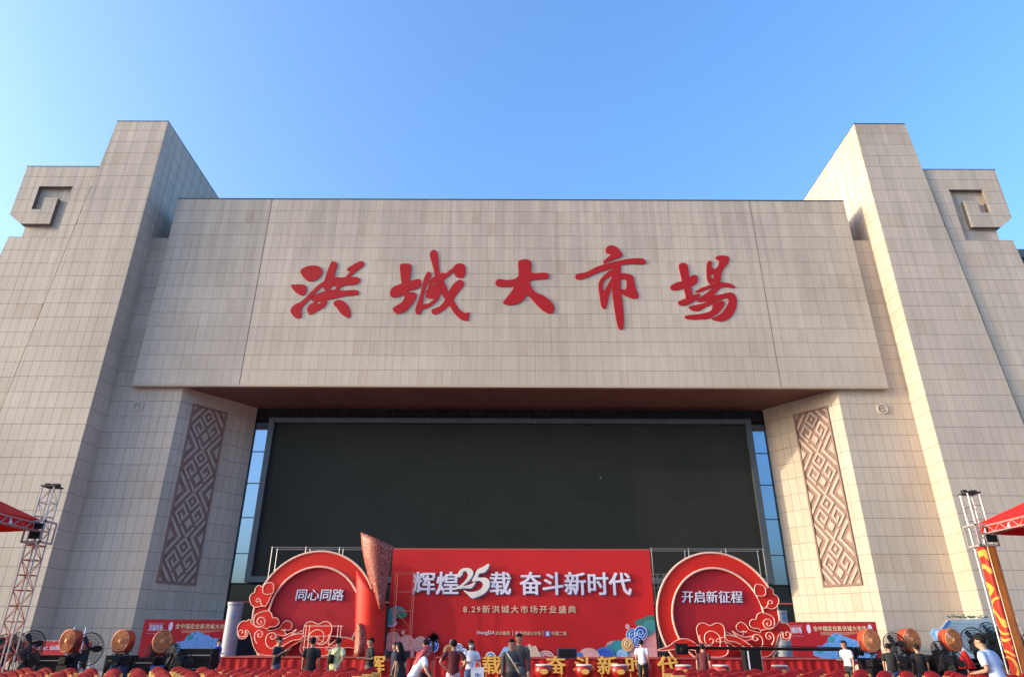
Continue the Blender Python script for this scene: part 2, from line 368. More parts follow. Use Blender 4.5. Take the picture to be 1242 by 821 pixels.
SIGN_STROKES = {
 '洪': [[(-16.31, 27.85), (-16.04, 28.16), (-15.55, 28.34), (-15.0, 28.3), (-14.64, 27.99), (-14.64, 27.54), (-14.9, 27.14), (-15.27, 26.95), (-15.66, 27.01), (-16.05, 27.36)], [(-16.86, 26.61), (-16.51, 26.66), (-15.97, 26.66), (-15.7, 26.52), (-15.6, 26.17), (-15.67, 25.83), (-15.91, 25.72), (-16.29, 25.9), (-16.64, 26.22)], [(-14.02, 28.62), (-13.84, 28.73), (-13.59, 28.62), (-13.5, 28.3), (-13.59, 27.85), (-13.61, 27.14), (-13.64, 26.57), (-13.99, 26.22), (-14.29, 26.22), (-14.46, 26.48), (-14.75, 26.17), (-15.2, 25.48), (-15.63, 24.92), (-15.79, 24.54), (-15.72, 24.03), (-15.79, 23.81), (-16.13, 23.82), (-16.52, 24.2), (-16.6, 24.58), (-16.35, 24.92), (-15.83, 25.27), (-15.27, 26.0), (-14.77, 26.65), (-14.38, 27.01), (-14.24, 27.76)], [(-13.95, 27.32), (-13.1, 27.3), (-12.64, 27.33), (-11.86, 27.33), (-11.63, 27.14), (-11.67, 26.87), (-11.96, 26.68), (-12.72, 26.61), (-13.01, 26.44), (-13.21, 26.16), (-13.48, 26.16), (-13.37, 26.57), (-13.8, 26.57)], [(-12.69, 27.9), (-12.68, 28.12), (-12.35, 28.39), (-11.84, 28.73), (-11.56, 28.73), (-11.41, 28.53), (-11.52, 28.25), (-11.92, 27.9), (-12.34, 27.45), (-12.61, 27.05), (-12.92, 27.05), (-12.72, 27.41), (-12.46, 27.85)], [(-15.11, 25.31), (-15.17, 25.52), (-14.93, 25.78), (-14.28, 26.09), (-13.76, 26.24), (-13.3, 26.22), (-12.68, 26.17), (-11.91, 26.22), (-11.63, 26.09), (-11.63, 25.84), (-11.87, 25.76), (-12.62, 25.65), (-13.37, 25.48), (-14.04, 25.31), (-14.56, 25.18), (-14.9, 25.18)], [(-15.38, 24.58), (-15.25, 24.92), (-14.82, 25.17), (-14.5, 25.01), (-14.27, 25.35), (-13.97, 25.35), (-13.96, 24.97), (-14.19, 24.67), (-14.61, 24.37), (-15.0, 24.1), (-15.24, 24.2)], [(-13.45, 25.05), (-13.2, 25.33), (-12.82, 25.31), (-12.44, 25.01), (-12.13, 24.54), (-12.04, 24.12), (-12.1, 23.85), (-12.45, 23.95), (-12.86, 24.29), (-13.13, 24.67)]],
 '城': [[(-8.63, 28.31), (-8.48, 28.51), (-8.13, 28.55), (-7.82, 28.49), (-7.72, 28.13), (-7.77, 27.33), (-7.79, 26.8), (-7.82, 26.1), (-7.47, 26.03), (-7.22, 25.92), (-7.18, 25.66), (-7.38, 25.15), (-7.77, 24.59), (-8.2, 24.25), (-8.57, 24.19), (-8.88, 24.51), (-8.84, 24.72), (-8.33, 25.1), (-8.09, 25.49), (-8.2, 25.92), (-8.38, 26.8), (-8.49, 27.41)], [(-9.22, 26.01), (-9.11, 26.36), (-8.82, 26.58), (-8.22, 26.84), (-7.61, 27.04), (-7.12, 27.19), (-6.9, 27.02), (-6.89, 26.58), (-7.26, 26.31), (-7.94, 26.1), (-8.37, 25.71), (-8.9, 25.56), (-9.15, 25.71)], [(-6.41, 27.82), (-6.17, 27.68), (-6.21, 27.24), (-6.46, 26.53), (-6.62, 25.75), (-6.66, 25.06), (-6.71, 24.38), (-6.95, 24.14), (-7.16, 24.3), (-7.17, 24.72), (-6.95, 25.58), (-6.78, 26.62), (-6.63, 27.41)], [(-6.45, 26.18), (-5.75, 26.84), (-5.43, 26.71), (-5.33, 26.1), (-5.53, 25.4), (-5.89, 24.98), (-6.33, 24.68), (-6.72, 24.59), (-6.73, 24.98), (-6.27, 25.06), (-5.84, 25.44), (-6.22, 25.51), (-6.49, 25.62), (-6.43, 25.92)], [(-6.21, 27.06), (-5.85, 27.46), (-5.24, 27.77), (-5.05, 27.7), (-4.48, 28.17), (-4.13, 28.08), (-4.47, 27.77), (-4.99, 27.28), (-5.36, 26.93), (-5.9, 26.87), (-6.3, 26.4), (-6.28, 26.8)], [(-6.33, 29.22), (-6.31, 29.63), (-6.08, 29.81), (-5.8, 29.67), (-5.68, 29.12), (-5.59, 28.31), (-5.47, 27.68), (-5.14, 27.06), (-4.79, 26.18), (-4.3, 25.32), (-3.9, 24.63), (-3.51, 24.3), (-3.28, 24.3), (-3.13, 24.35), (-3.09, 24.21), (-3.16, 23.71), (-3.3, 23.61), (-3.72, 23.75), (-4.19, 24.21), (-4.59, 24.85), (-5.08, 25.58), (-5.57, 26.44), (-5.85, 27.41), (-6.05, 28.31)], [(-4.48, 28.13), (-4.33, 28.44), (-3.99, 28.6), (-3.63, 28.47), (-3.48, 28.04), (-3.56, 27.5), (-3.83, 27.28), (-4.22, 27.41), (-4.39, 27.77)], [(-4.09, 27.06), (-3.86, 27.13), (-3.6, 26.93), (-3.62, 26.62), (-3.95, 26.1), (-4.31, 25.49), (-4.6, 24.98), (-5.11, 24.46), (-5.66, 24.13), (-5.93, 24.3), (-5.91, 24.59), (-5.35, 24.85), (-4.99, 25.4), (-4.79, 26.01), (-4.43, 26.71)]],
 '大': [[(0.57, 28.55), (0.67, 28.84), (1.1, 28.99), (1.49, 28.88), (1.64, 28.47), (1.65, 27.78), (2.49, 27.78), (2.87, 27.72), (2.97, 27.5), (2.86, 27.26), (2.34, 27.2), (1.64, 27.1), (1.5, 26.95), (1.63, 26.47), (1.9, 26.08), (2.52, 25.77), (2.99, 25.38), (3.29, 24.92), (3.28, 24.46), (3.07, 24.23), (2.69, 24.34), (2.22, 24.72), (1.75, 25.3), (1.42, 25.69), (1.21, 25.77), (0.97, 25.38), (0.52, 25.07), (-0.03, 24.95), (-0.44, 25.03), (-0.57, 25.18), (-0.34, 25.53), (0.04, 26.08), (0.25, 26.57), (-0.17, 26.53), (-0.86, 26.53), (-1.14, 26.75), (-1.14, 26.98), (-0.9, 27.21), (-0.31, 27.12), (0.18, 27.18), (0.56, 27.42), (0.63, 27.9)]],
 '市': [[(7.47, 29.78), (7.63, 30.16), (8.0, 30.28), (8.36, 30.13), (8.65, 29.73), (8.79, 29.41), (8.56, 29.15), (8.06, 28.99), (7.54, 28.73), (7.27, 28.63), (7.28, 28.84), (7.52, 29.1), (7.84, 29.43), (7.55, 29.57)], [(5.02, 27.54), (5.2, 27.7), (5.88, 27.85), (6.71, 28.32), (7.54, 28.63), (8.46, 28.89), (9.37, 29.07), (10.28, 29.1), (10.55, 28.89), (10.51, 28.63), (10.15, 28.55), (9.43, 28.58), (8.52, 28.45), (7.69, 28.11), (6.77, 27.8), (5.95, 27.39), (5.32, 27.19), (5.03, 27.29)], [(8.04, 28.68), (8.58, 28.73), (8.54, 27.65), (8.47, 26.43), (8.52, 25.23), (8.53, 24.06), (8.44, 23.1), (8.23, 22.93), (8.03, 23.15), (7.89, 24.25), (7.81, 25.43), (7.77, 26.63), (7.87, 27.85)], [(7.86, 28.06), (7.4, 27.75), (6.92, 27.19), (6.75, 26.63), (6.81, 25.53), (6.88, 24.89), (7.09, 24.67), (7.27, 24.84), (7.49, 25.63), (7.72, 26.43), (7.91, 27.44), (7.57, 26.93), (7.18, 26.23), (7.12, 26.83), (7.37, 27.24), (7.93, 27.65)], [(8.47, 27.7), (9.01, 27.75), (9.44, 27.54), (9.54, 27.13), (9.62, 26.43), (9.76, 25.93), (9.74, 25.63), (9.38, 25.53), (8.86, 25.73), (8.49, 26.03), (8.42, 26.35), (8.82, 26.35), (8.91, 26.73), (8.88, 27.19), (8.44, 27.24)]],
 '場': [[(13.09, 28.39), (13.22, 28.62), (13.49, 28.7), (13.77, 28.56), (13.82, 28.13), (13.82, 27.45), (13.89, 26.61), (13.89, 25.95), (13.82, 25.29), (13.39, 25.29), (13.35, 25.95), (13.25, 26.78), (13.16, 27.62)], [(12.27, 26.44), (12.32, 26.65), (12.76, 26.95), (13.29, 27.11), (13.84, 27.45), (14.23, 27.62), (14.44, 27.53), (14.43, 27.11), (14.13, 26.74), (13.52, 26.53), (12.91, 26.32), (12.43, 26.28)], [(12.72, 25.17), (12.85, 25.37), (13.34, 25.58), (14.03, 25.91), (14.41, 26.01), (14.48, 25.87), (14.29, 25.62), (13.82, 25.25), (13.35, 25.01), (12.92, 24.97)], [(15.3, 28.56), (15.45, 28.86), (15.64, 28.9), (15.74, 28.73), (15.66, 28.34), (15.88, 28.17), (15.79, 27.75), (15.56, 27.66), (15.48, 27.49), (15.61, 27.35), (15.72, 27.2), (15.62, 26.95), (15.35, 26.84), (15.2, 27.11), (15.18, 27.53), (15.23, 28.13)], [(16.05, 29.2), (16.37, 29.38), (16.82, 29.38), (17.09, 29.27), (17.08, 28.9), (16.81, 28.47), (16.5, 28.09), (16.28, 27.53), (16.13, 26.95), (15.75, 26.78), (15.69, 27.2), (15.72, 27.45), (15.79, 27.87), (15.96, 28.21), (16.18, 28.47), (16.31, 28.9), (16.17, 28.99)], [(14.13, 26.11), (14.26, 26.28), (14.84, 26.57), (15.61, 26.86), (16.21, 26.99), (16.79, 26.93), (17.13, 26.74), (17.25, 26.53), (17.03, 26.49), (16.45, 26.57), (15.87, 26.59), (15.19, 26.4), (14.57, 26.15)], [(16.32, 26.65), (15.9, 26.28), (15.56, 25.87), (15.29, 25.46), (14.54, 25.28), (14.19, 25.33), (14.21, 25.5), (14.6, 25.78), (15.16, 26.2), (15.72, 26.61)], [(15.33, 25.8), (16.08, 25.95), (16.76, 26.11), (17.1, 25.99), (17.25, 25.54), (17.13, 24.89), (16.84, 24.32), (16.38, 23.84), (15.78, 23.64), (15.36, 23.72), (15.1, 23.88), (15.4, 24.04), (15.87, 24.32), (16.29, 24.8), (16.57, 25.29), (16.51, 25.62), (16.02, 25.46), (15.56, 25.29), (15.24, 25.05), (14.7, 24.8), (14.24, 24.52), (13.81, 24.52), (13.51, 24.76), (13.6, 24.93), (14.15, 25.05), (14.75, 25.21), (15.14, 25.46)], [(15.4, 25.17), (16.01, 25.37), (16.28, 25.29), (16.21, 24.97), (15.82, 24.48), (15.42, 24.16), (14.95, 23.88), (14.23, 23.8), (13.58, 23.78), (13.16, 23.88), (13.13, 24.08), (13.41, 24.16), (14.06, 24.24), (14.8, 24.4), (15.23, 24.64)]],
}
TWENTY_FIVE = [[(-2.778, 4.845), (-2.697, 5.096), (-2.466, 5.253), (-2.141, 5.253), (-1.949, 5.096), (-1.984, 4.845), (-2.184, 4.595), (-2.441, 4.375), (-2.121, 4.43), (-1.802, 4.568), (-2.0, 4.265), (-2.35, 4.254), (-2.816, 4.21), (-2.904, 4.237), (-2.531, 4.457), (-2.275, 4.734), (-2.222, 4.956), (-2.344, 5.107), (-2.49, 5.068), (-2.516, 4.929), (-2.659, 4.806)], [(-1.111, 5.49), (-1.138, 5.264), (-1.341, 5.04), (-1.605, 4.984), (-1.66, 4.789), (-1.308, 4.789), (-1.071, 4.623), (-1.067, 4.32), (-1.267, 4.046), (-1.584, 3.855), (-1.96, 3.763), (-2.167, 3.909), (-2.435, 4.155), (-2.113, 4.073), (-1.764, 4.1), (-1.475, 4.265), (-1.42, 4.485), (-1.598, 4.623), (-1.92, 4.584), (-1.98, 4.651), (-1.839, 4.929), (-1.727, 5.18), (-1.434, 5.321)]]
CLOUD_BODY = {'A': [(-12.57, 3.3), (-12.76, 3.31), (-13.02, 3.26), (-13.26, 3.37), (-13.42, 3.65), (-13.37, 3.88), (-13.2, 3.98), (-13.21, 4.16), (-13.05, 4.31), (-12.85, 4.24), (-12.78, 4.09), (-12.72, 3.93), (-12.52, 3.87), (-12.33, 3.88), (-12.4, 3.6), (-12.48, 3.4)], 'A2': [(-12.76, 4.06), (-12.75, 4.29), (-12.55, 4.43), (-12.27, 4.39), (-12.21, 3.96), (-12.52, 3.87), (-12.7, 3.93)], 'B': [(-12.88, 2.4), (-12.96, 2.65), (-12.91, 2.87), (-12.71, 3.0), (-12.51, 3.05), (-12.3, 3.08), (-12.12, 2.97), (-12.02, 2.77), (-11.82, 2.75), (-11.68, 2.6), (-11.69, 2.45), (-11.87, 2.34), (-12.08, 2.33), (-12.23, 2.25), (-12.45, 2.3), (-12.72, 2.3)], 'C': [(-13.8, 2.21), (-13.79, 2.35), (-13.73, 2.48), (-13.57, 2.6), (-13.38, 2.6), (-13.25, 2.68), (-13.11, 2.5), (-12.89, 2.38), (-12.72, 2.3), (-12.45, 2.3), (-12.28, 2.28), (-12.23, 2.15), (-12.06, 2.18), (-11.7, 2.28), (-11.61, 2.4), (-11.47, 2.57), (-11.26, 2.62), (-11.07, 2.48), (-11.05, 2.28), (-11.22, 2.16), (-11.42, 2.23), (-11.29, 2.01), (-11.01, 1.91), (-10.69, 1.96), (-10.78, 1.81), (-11.09, 1.72), (-11.27, 1.48), (-11.42, 1.09), (-11.72, 0.97), (-12.14, 0.97), (-12.53, 1.09), (-12.78, 1.33), (-12.96, 1.67), (-13.09, 1.96), (-13.25, 2.15), (-13.36, 2.18), (-13.23, 1.98), (-13.33, 1.8), (-13.57, 1.78), (-13.72, 1.94)], 'R1': [(-11.46, 1.72), (-11.06, 1.91), (-10.71, 2.06), (-10.45, 2.16), (-10.43, 2.01), (-10.78, 1.84), (-11.18, 1.62), (-11.32, 1.52)], 'R2': [(-11.44, 1.19), (-11.17, 1.52), (-10.77, 1.74), (-10.31, 1.91), (-9.93, 1.82), (-9.91, 1.72), (-10.34, 1.72), (-10.74, 1.52), (-11.13, 1.26), (-11.25, 1.0)]}
CLOUD_CURL = {'a': [(-12.57, 3.31), (-12.7, 3.45), (-12.74, 3.59), (-12.86, 3.65), (-12.94, 3.59), (-12.9, 3.5), (-12.81, 3.51)], 'b': [(-12.81, 2.38), (-12.59, 2.33), (-12.38, 2.4), (-12.33, 2.6), (-12.46, 2.75), (-12.65, 2.76), (-12.74, 2.62), (-12.69, 2.48), (-12.55, 2.45), (-12.49, 2.55), (-12.57, 2.61)], 'c': [(-12.59, 1.57), (-12.73, 1.77), (-12.75, 2.01), (-12.61, 2.16), (-12.42, 2.1), (-12.37, 1.94), (-12.49, 1.84), (-12.6, 1.91), (-12.57, 2.01), (-12.5, 1.98)], 'd': [(-11.59, 1.5), (-11.77, 1.33), (-12.03, 1.43), (-12.17, 1.67), (-12.13, 1.94), (-11.9, 2.06), (-11.7, 1.96), (-11.71, 1.81), (-11.86, 1.77), (-11.96, 1.86), (-11.88, 1.91)], 'e': [(-13.25, 2.15), (-13.24, 1.91), (-13.39, 1.86), (-13.56, 1.94), (-13.59, 2.11), (-13.47, 2.18), (-13.37, 2.11), (-13.42, 2.02)], 'f': [(-11.46, 2.21), (-11.36, 2.16), (-11.2, 2.18)]}
SPIRAL_BODY = {'D': [(9.48, 2.03), (9.45, 2.3), (9.6, 2.53), (9.87, 2.58), (10.16, 2.46), (10.48, 2.58), (10.78, 2.5), (10.87, 2.22), (10.81, 1.79), (10.94, 1.47), (10.86, 1.16), (10.53, 0.97), (10.1, 0.92), (9.68, 1.01), (9.28, 1.24), (9.53, 1.55)], 'E': [(7.41, 1.34), (7.94, 1.5), (8.3, 1.73), (8.7, 1.85), (9.08, 1.77), (9.44, 1.51), (9.59, 1.28), (9.21, 1.32), (8.7, 1.4), (8.18, 1.36), (7.66, 1.3)], 'F': [(10.8, 2.01), (11.27, 1.96), (11.68, 1.79), (12.22, 1.36), (11.8, 1.44), (11.32, 1.69), (10.9, 1.77)], 'G': [(11.22, 2.22), (11.54, 2.03), (11.87, 1.93), (12.31, 1.99), (12.02, 1.79), (11.6, 1.83)]}
SPIRAL_CURL = {'h': [(9.47, 2.01), (9.51, 1.73), (9.75, 1.52), (10.03, 1.58), (10.15, 1.74)], 'g': [(10.43, 1.47), (10.49, 1.87), (10.33, 2.11), (10.04, 2.2), (9.78, 2.07), (9.71, 1.79), (9.82, 1.59), (10.06, 1.63), (10.14, 1.79), (10.03, 1.87), (9.95, 1.79)]}

# ------------------------------------------------------------------ ground
tag(MB().box(-3000, 3000, -3000, 3000, -.5, 0).build('ground', M['paving']), kind='structure')
tag(MB().box(-21, 21, 9, 44, .0, .006).build('red_carpet', M['carpet']), kind='structure')

# ------------------------------------------------------------------ the market building
YB, YP, YT, YW, YG = 45.6, 46.0, 44.1, 44.25, 51.0
ZS, ZT = 18.5, 34.6; DV = 1.15; DU = .62
bld = thing('market_building', 'huge pale limestone market hall with overhanging box and two leaning towers', 'building', (0, 46, 0))
def part(name, mb, m, label=None, parent=None, **k):
    o = mb.build(name, M[m], parent or bld, **k)
    if parent is None: o.location = (0, -46, 0)
    if label: o['label'] = label
    return o
T = .03
# fascia box
fas = part('fascia_box', MB().box(-27.2 + T, 27.2 - T, YB + T, 62, ZS + T, ZT - .02), 'stone_back')
ul = [-27.2 + 7.7 / 12 * i for i in range(13)] + [-19.5 + 39 / 64 * i for i in range(1, 65)] + [19.5 + 7.7 / 12 * i for i in range(1, 13)]
for a, b in ((-27.2, -19.53), (-19.47, 19.47), (19.53, 27.2)):
    clad('fascia_panel', fas, (0, YB, 0), (1, 0, 0), (0, 0, 1), (0, -1, 0), [(a, ZS), (b, ZS), (b, ZT), (a, ZT)], 0, 0, ZS, DV, gapu=.006, gapv=.012, ulines=ul)
for sx in (-1, 1):
    clad('fascia_panel', fas, (sx * 27.2, 0, 0), (0, 1, 0), (0, 0, 1), (sx, 0, 0), [(YB + T, ZS), (62, ZS), (62, ZT), (YB + T, ZT)], YB, DU, ZS, DV)
part('coping', MB().box(-27.23, 27.23, YB - .04, 62.03, ZT, ZT + .07), 'coping')
part('fascia_lip', MB().box(-27.2, 27.2, YB - .05, YB - .003, ZS - .16, ZS - .01).box(-27.2, 27.2, YB, YB + .25, ZS - .16, ZS - .05), 'stone')
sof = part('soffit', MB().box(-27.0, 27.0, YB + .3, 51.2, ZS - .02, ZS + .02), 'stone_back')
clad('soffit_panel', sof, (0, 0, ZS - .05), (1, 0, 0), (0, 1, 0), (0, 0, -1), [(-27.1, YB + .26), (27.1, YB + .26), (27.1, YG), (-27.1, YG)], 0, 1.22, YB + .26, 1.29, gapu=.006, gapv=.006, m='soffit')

for sx in (-1, 1):
    X = lambda x: sx * x
    def poly(p): return [(X(a), b) for a, b in p]
    side = 'left' if sx < 0 else 'right'
    # tower: inner edge plumb, outer edge battered
    zt = 41.35; xi = 28.75; xo = lambda z: 33.0 + (zt - z) * .0725
    prof = [(xi, 0), (xi, zt), (xo(zt), zt), (xo(0), 0)]
    tw = part('tower', MB().prism([(X(a - (T if a > 30 else -T)), YT + T, b - (T if b > 1 else 0)) for a, b in prof], (0, 18, 0)), 'stone_back',
              'leaning limestone tower at the %s of the box, its inner face %s' % (side, 'in shade' if sx < 0 else 'lit by the sun'))
    clad('tower_panel', tw, (0, YT, 0), (1, 0, 0), (0, 0, 1), (0, -1, 0), poly(prof), X(xi), DU * sx if sx > 0 else DU, ZS, DV)
    clad('tower_panel', tw, (X(xi), 0, 0), (0, 1, 0), (0, 0, 1), (-sx, 0, 0), [(YT + T, 0), (62, 0), (62, zt), (YT + T, zt)], YT, DU, ZS, DV)
    part('tower_coping', MB().box(min(X(xi - .02), X(xo(zt) + .03)), max(X(xi - .02), X(xo(zt) + .03)), YT - .03, 62.1, zt, zt + .06), 'coping')
    # outer wing with square spiral recess
    wing = part('wing', MB(), 'stone_back', 'outer wing with a square spiral cut into its %s head' % side)
    xs_ = lambda z: xo(z) + .16      # under the tower edge
    xe = lambda z: 38.75 + (30.3 - z) * .085
    WP = []
    zh = 36.75
    r0, r1, r2, r3 = 35.1, 35.95, 37.0, 37.75     # recess x lines
    c0, c1, c2, c3, c4 = 34.8, 33.7, 32.6, 31.25, 30.05
    WP = [[(xs_(zh), c0), (xs_(zh), zh), (39.3, zh), (39.3, c0)],
          [(xs_(c0), c0), (r0, c0), (r0, c4), (xs_(c4), c4)],
          [(r3, c0), (39.3, c0), (39.3, 32.1), (r3, 32.1)],
          [(r1, c1), (r2, c1), (r2, c2), (r1, c2)], [(r1, c2), (r3, c2), (r3, c3), (r1, c3)], [(r3, 32.1), (39.3, 32.1), (38.2, c3), (r3, c3)],
          [(xs_(c4), c4), (38.75, c4), (xe(0), 0), (xs_(0), 0)]]
    mb = MB()
    mb.prism([(X(a), YW + .42, b) for a, b in [(xs_(0) - 1.7, 0), (xs_(zh) - .4, zh - T), (39.27, zh - T), (39.27, 32.1), (38.17, c3), (38.05, c3), (38.05, c4), (38.72, c4), (xe(0), 0)]], (0, 15, 0))
    for p in WP:
        mb.prism([(X(a), YW + T, b) for a, b in p], (0, .41 - T - .004, 0))
    bm = mb.build('wing', M['stone_back'])
    wing.data = bm.data; bpy.data.objects.remove(bm)
    for p in WP:
        clad('wing_panel', wing, (0, YW, 0), (1, 0, 0), (0, 0, 1), (0, -1, 0), poly(p), X(33.2), DU, ZS, DV)
    # recessed floor of the spiral
    for p in ([(r0, c0), (r3, c0), (r3, c1), (r0, c1)], [(r0, c1), (r1, c1), (r1, c3), (r0, c3)], [(r2, c1), (r3, c1), (r3, c2), (r2, c2)], [(r0, c3), (38.05, c3), (38.05, c4), (r0, c4)]):
        clad('wing_panel', wing, (0, YW + .38, 0), (1, 0, 0), (0, 0, 1), (0, -1, 0), poly(p), X(33.2), DU, ZS, DV)
    part('wing_coping', MB().box(min(X(33.3), X(39.35)), max(X(33.3), X(39.35)), YW - .02, YW + 15.4, zh, zh + .06), 'coping')
    # plumb pier wall between tower and opening, and the splayed relief wall
    pr = part('pier_wall', MB().prism([(X(xi + .2), YP + T, 0), (X(xi + .2), YP + T, 31.05), (X(23.66 + .02), YP + T, 31.05), (X(23.66 + .02), YP + T, 0)], (0, 4.5, 0)), 'stone_back')
    clad('pier_panel', pr, (0, YP, 0), (1, 0, 0), (0, 0, 1), (0, -1, 0), poly([(23.66, 0), (xi, 0), (xi, ZS), (23.66, ZS)]), X(23.66), DU, ZS, DV)
    clad('pier_panel', pr, (0, YP, 0), (1, 0, 0), (0, 0, 1), (0, -1, 0), poly([(27.2, ZS), (xi, ZS), (xi, 31.1), (27.2, 31.1)]), X(23.66), DU, ZS, DV)
    A = Vector((X(23.66), YP, 0)); B = Vector((X(19.92), 50.8, 0)); d = (B - A); Ln = d.length; d.normalize()
    nrm = Vector((-sx * abs(d.y), -abs(d.x), 0))
    rw = part('relief_wall', MB().prism([A - nrm * T + Vector((0, 0, 0)), A - nrm * T + Vector((0, 0, ZS - .03)), B - nrm * T + Vector((0, 0, ZS - .03)), B - nrm * T], (sx * 1.2, 1.5, 0)), 'stone_back')
    s0, s1, z0, z1 = .92, 3.63, 5.15, 17.42
    for p in ([(0, 0), (Ln, 0), (Ln, z0), (0, z0)], [(0, z1), (Ln, z1), (Ln, ZS - .06), (0, ZS - .06)], [(0, z0), (s0, z0), (s0, z1), (0, z1)], [(s1, z0), (Ln, z0), (Ln, z1), (s1, z1)]):
        clad('relief_wall_panel', rw, A, d, (0, 0, 1), nrm, p, 0, .61, ZS, DV)
    # the carved relief: frame, ground and raised fret strips
    rel = bpy.data.objects.new('relief_panel', None); link(rel, bld); rel.location = (0, -46, 0)
    rel['label'] = 'tall carved diamond fret panel, %s' % ('dark brown in shade' if sx < 0 else 'sandy pink in sun')
    q = lambda s, z, o=0: A + d * s + Vector((0, 0, z)) + nrm * o
    MB().prism([q(s0, z0, -.02), q(s1, z0, -.02), q(s1, z1, -.02), q(s0, z1, -.02)], nrm * -.01).build('relief_ground', M['relief_dark'], rel)
    w = .12
    for nm, P in (('frame_side', [(s0, z0), (s0 + w, z0), (s0 + w, z1), (s0, z1)]), ('frame_side', [(s1 - w, z0), (s1, z0), (s1, z1), (s1 - w, z1)]),
                  ('frame_rail', [(s0 + w, z0), (s1 - w, z0), (s1 - w, z0 + w), (s0 + w, z0 + w)]), ('frame_rail', [(s0 + w, z1 - w), (s1 - w, z1 - w), (s1 - w, z1), (s0 + w, z1)])):
        MB().prism([q(a, b, .11) for a, b in P], nrm * -.135).build(nm, M['relief_dark'], rel)
    sc = (s0 + s1) / 2
    def strip(pts, hw=.085, closed=False, name='fret_strip'):
        mb = MB(); n = len(pts)
        for i in range(n if closed else n - 1):
            a = Vector(pts[i]); b = Vector(pts[(i + 1) % n]); t = (b - a).normalized(); k = Vector((-t.y, t.x)) * hw
            e0 = t * (hw * .9 if (i > 0 or closed) else 0); e1 = t * (hw * .9 if (i < n - 2 or closed) else 0)
            pg = [tuple(a - e0 + k), tuple(b + e1 + k), tuple(b + e1 - k), tuple(a - e0 - k)]
            for ax, lim, sg in ((0, s0 + w + .02, 1), (0, s1 - w - .02, -1), (1, z0 + w + .02, 1), (1, z1 - w - .02, -1)):
                if pg: pg = clip(pg, ax, 0, lim, sg)
            if len(pg) >= 3: mb.prism([q(u, z, .06 - .003 * (i % 2)) for u, z in pg], nrm * -.075)
        if mb.f: mb.build(name, M['relief_light'], rel)
    def slab(pts):
        pg = [(sc + a, b) for a, b in pts]
        for ax, lim, sg in ((0, s0 + w + .02, 1), (0, s1 - w - .02, -1), (1, z0 + w + .02, 1), (1, z1 - w - .02, -1)):
            if pg: pg = clip(pg, ax, 0, lim, sg)
        if len(pg) >= 3: MB().prism([q(u, z, .06) for u, z in pg], nrm * -.075).build('fret_lozenge', M['relief_light'], rel)
    for k in range(5):
        zc = 17.37 - 3.06 * k
        for s_ in (-1, 1):
            strip([(sc + s_ * 1.25, zc + 1.18), (sc + s_ * .42, zc), (sc + s_ * 1.25, zc - 1.18)], .09)
            slab([(s_ * .85, zc), (s_ * 1.3, zc + .55), (s_ * 1.3, zc - .55)])
        if k < 1: continue
        strip([(sc + .46, zc + .66), (sc, zc), ], .07); strip([(sc - .46, zc + .66), (sc - .03, zc + .03)], .07)
        strip([(sc, zc + 2.96), (sc + .44, zc + 2.4), (sc, zc + 1.84), (sc - .44, zc + 2.4)], .075, True)
        slab([(0, zc + 2.56), (.13, zc + 2.4), (0, zc + 2.24), (-.13, zc + 2.4)])
        slab([(0, zc + 1.27), (.27, zc + .9), (0, zc + .52), (-.27, zc + .9)])
        strip([(sc - .52, zc + .8), (sc - 1.02, zc + 1.48), (sc - .6, zc + 2.08), (sc - .2, zc + 1.5), (sc - .45, zc + 1.13), (sc - .66, zc + 1.5)], .075)
        strip([(sc + .52, zc + .8), (sc + 1.02, zc + 1.48), (sc + .6, zc + 2.08), (sc + .2, zc + 1.5), (sc + .45, zc + 1.13), (sc + .66, zc + 1.5)], .075)
    # small round emblem fixed on the pier
    em = thing('wall_emblem', 'small round pale emblem high on the %s pier' % side, 'emblem', (X(26.6), YP - .01, 16.95))
    MB().lathe([(.38, 0), (.38, .08), (.30, .08), (.30, 0)], 28, Matrix.Rotation(rad(90), 4, 'X')).build('rim', M['emblem'], em)
    g = MB()
    g.prism([(-.2, -.06, .05), (0, -.06, .24), (.2, -.06, .05), (.12, -.06, .05), (0, -.06, .15), (-.12, -.06, .05)], (0, .06, 0))
    g.prism([(-.2, -.065, -.02), (.0, -.065, -.2), (.2, -.065, -.02), (.1, -.065, -.02), (0, -.065, -.1), (-.1, -.065, -.02)], (0, .06, 0))
    g.build('mark', M['emblem'], em)

# glass behind the screen: side strips of blue panes, dark band above, shopfront below
cw = bpy.data.objects.new('curtain_wall', None); link(cw, bld); cw.location = (0, -46, 0)
MB().box(-20.3, 20.3, YG + .25, YG + .45, 0, ZS - .03).build('back_wall', M['bandglass'], cw)
TR = [5.45, 7.48, 10.03, 12.56, 15.0, 17.3]
for sx in (-1, 1):
    for a, b in zip(TR, TR[1:]):
        x0, x1 = sorted((sx * 18.4, sx * 19.95))
        MB().box(x0, x1, YG, YG + .03, a + .03, b - .03).build('blue_pane', M['glass'], cw)
    for z in TR:
        x0, x1 = sorted((sx * 18.4, sx * 20.0))
        MB().box(x0, x1, YG - .06, YG + .05, z - .027, z + .027).build('transom', M['mullion'], cw)
    MB().box(min(sx * 19.92, sx * 20.02), max(sx * 19.92, sx * 20.02), YG - .1, YG + .1, 0, 17.4).build('jamb', M['mullion'], cw)
for i in range(26):
    x = -19.9 + 1.53 * i
    MB().box(x + .03, x + 1.5, YG - .02, YG + .02, 17.5, ZS - .08).build('band_pane', M['bandglass'], cw)
    MB().box(x - .03, x + .026, YG - .08, YG + .05, 17.42, ZS - .08).build('band_mullion', M['mullion'], cw)
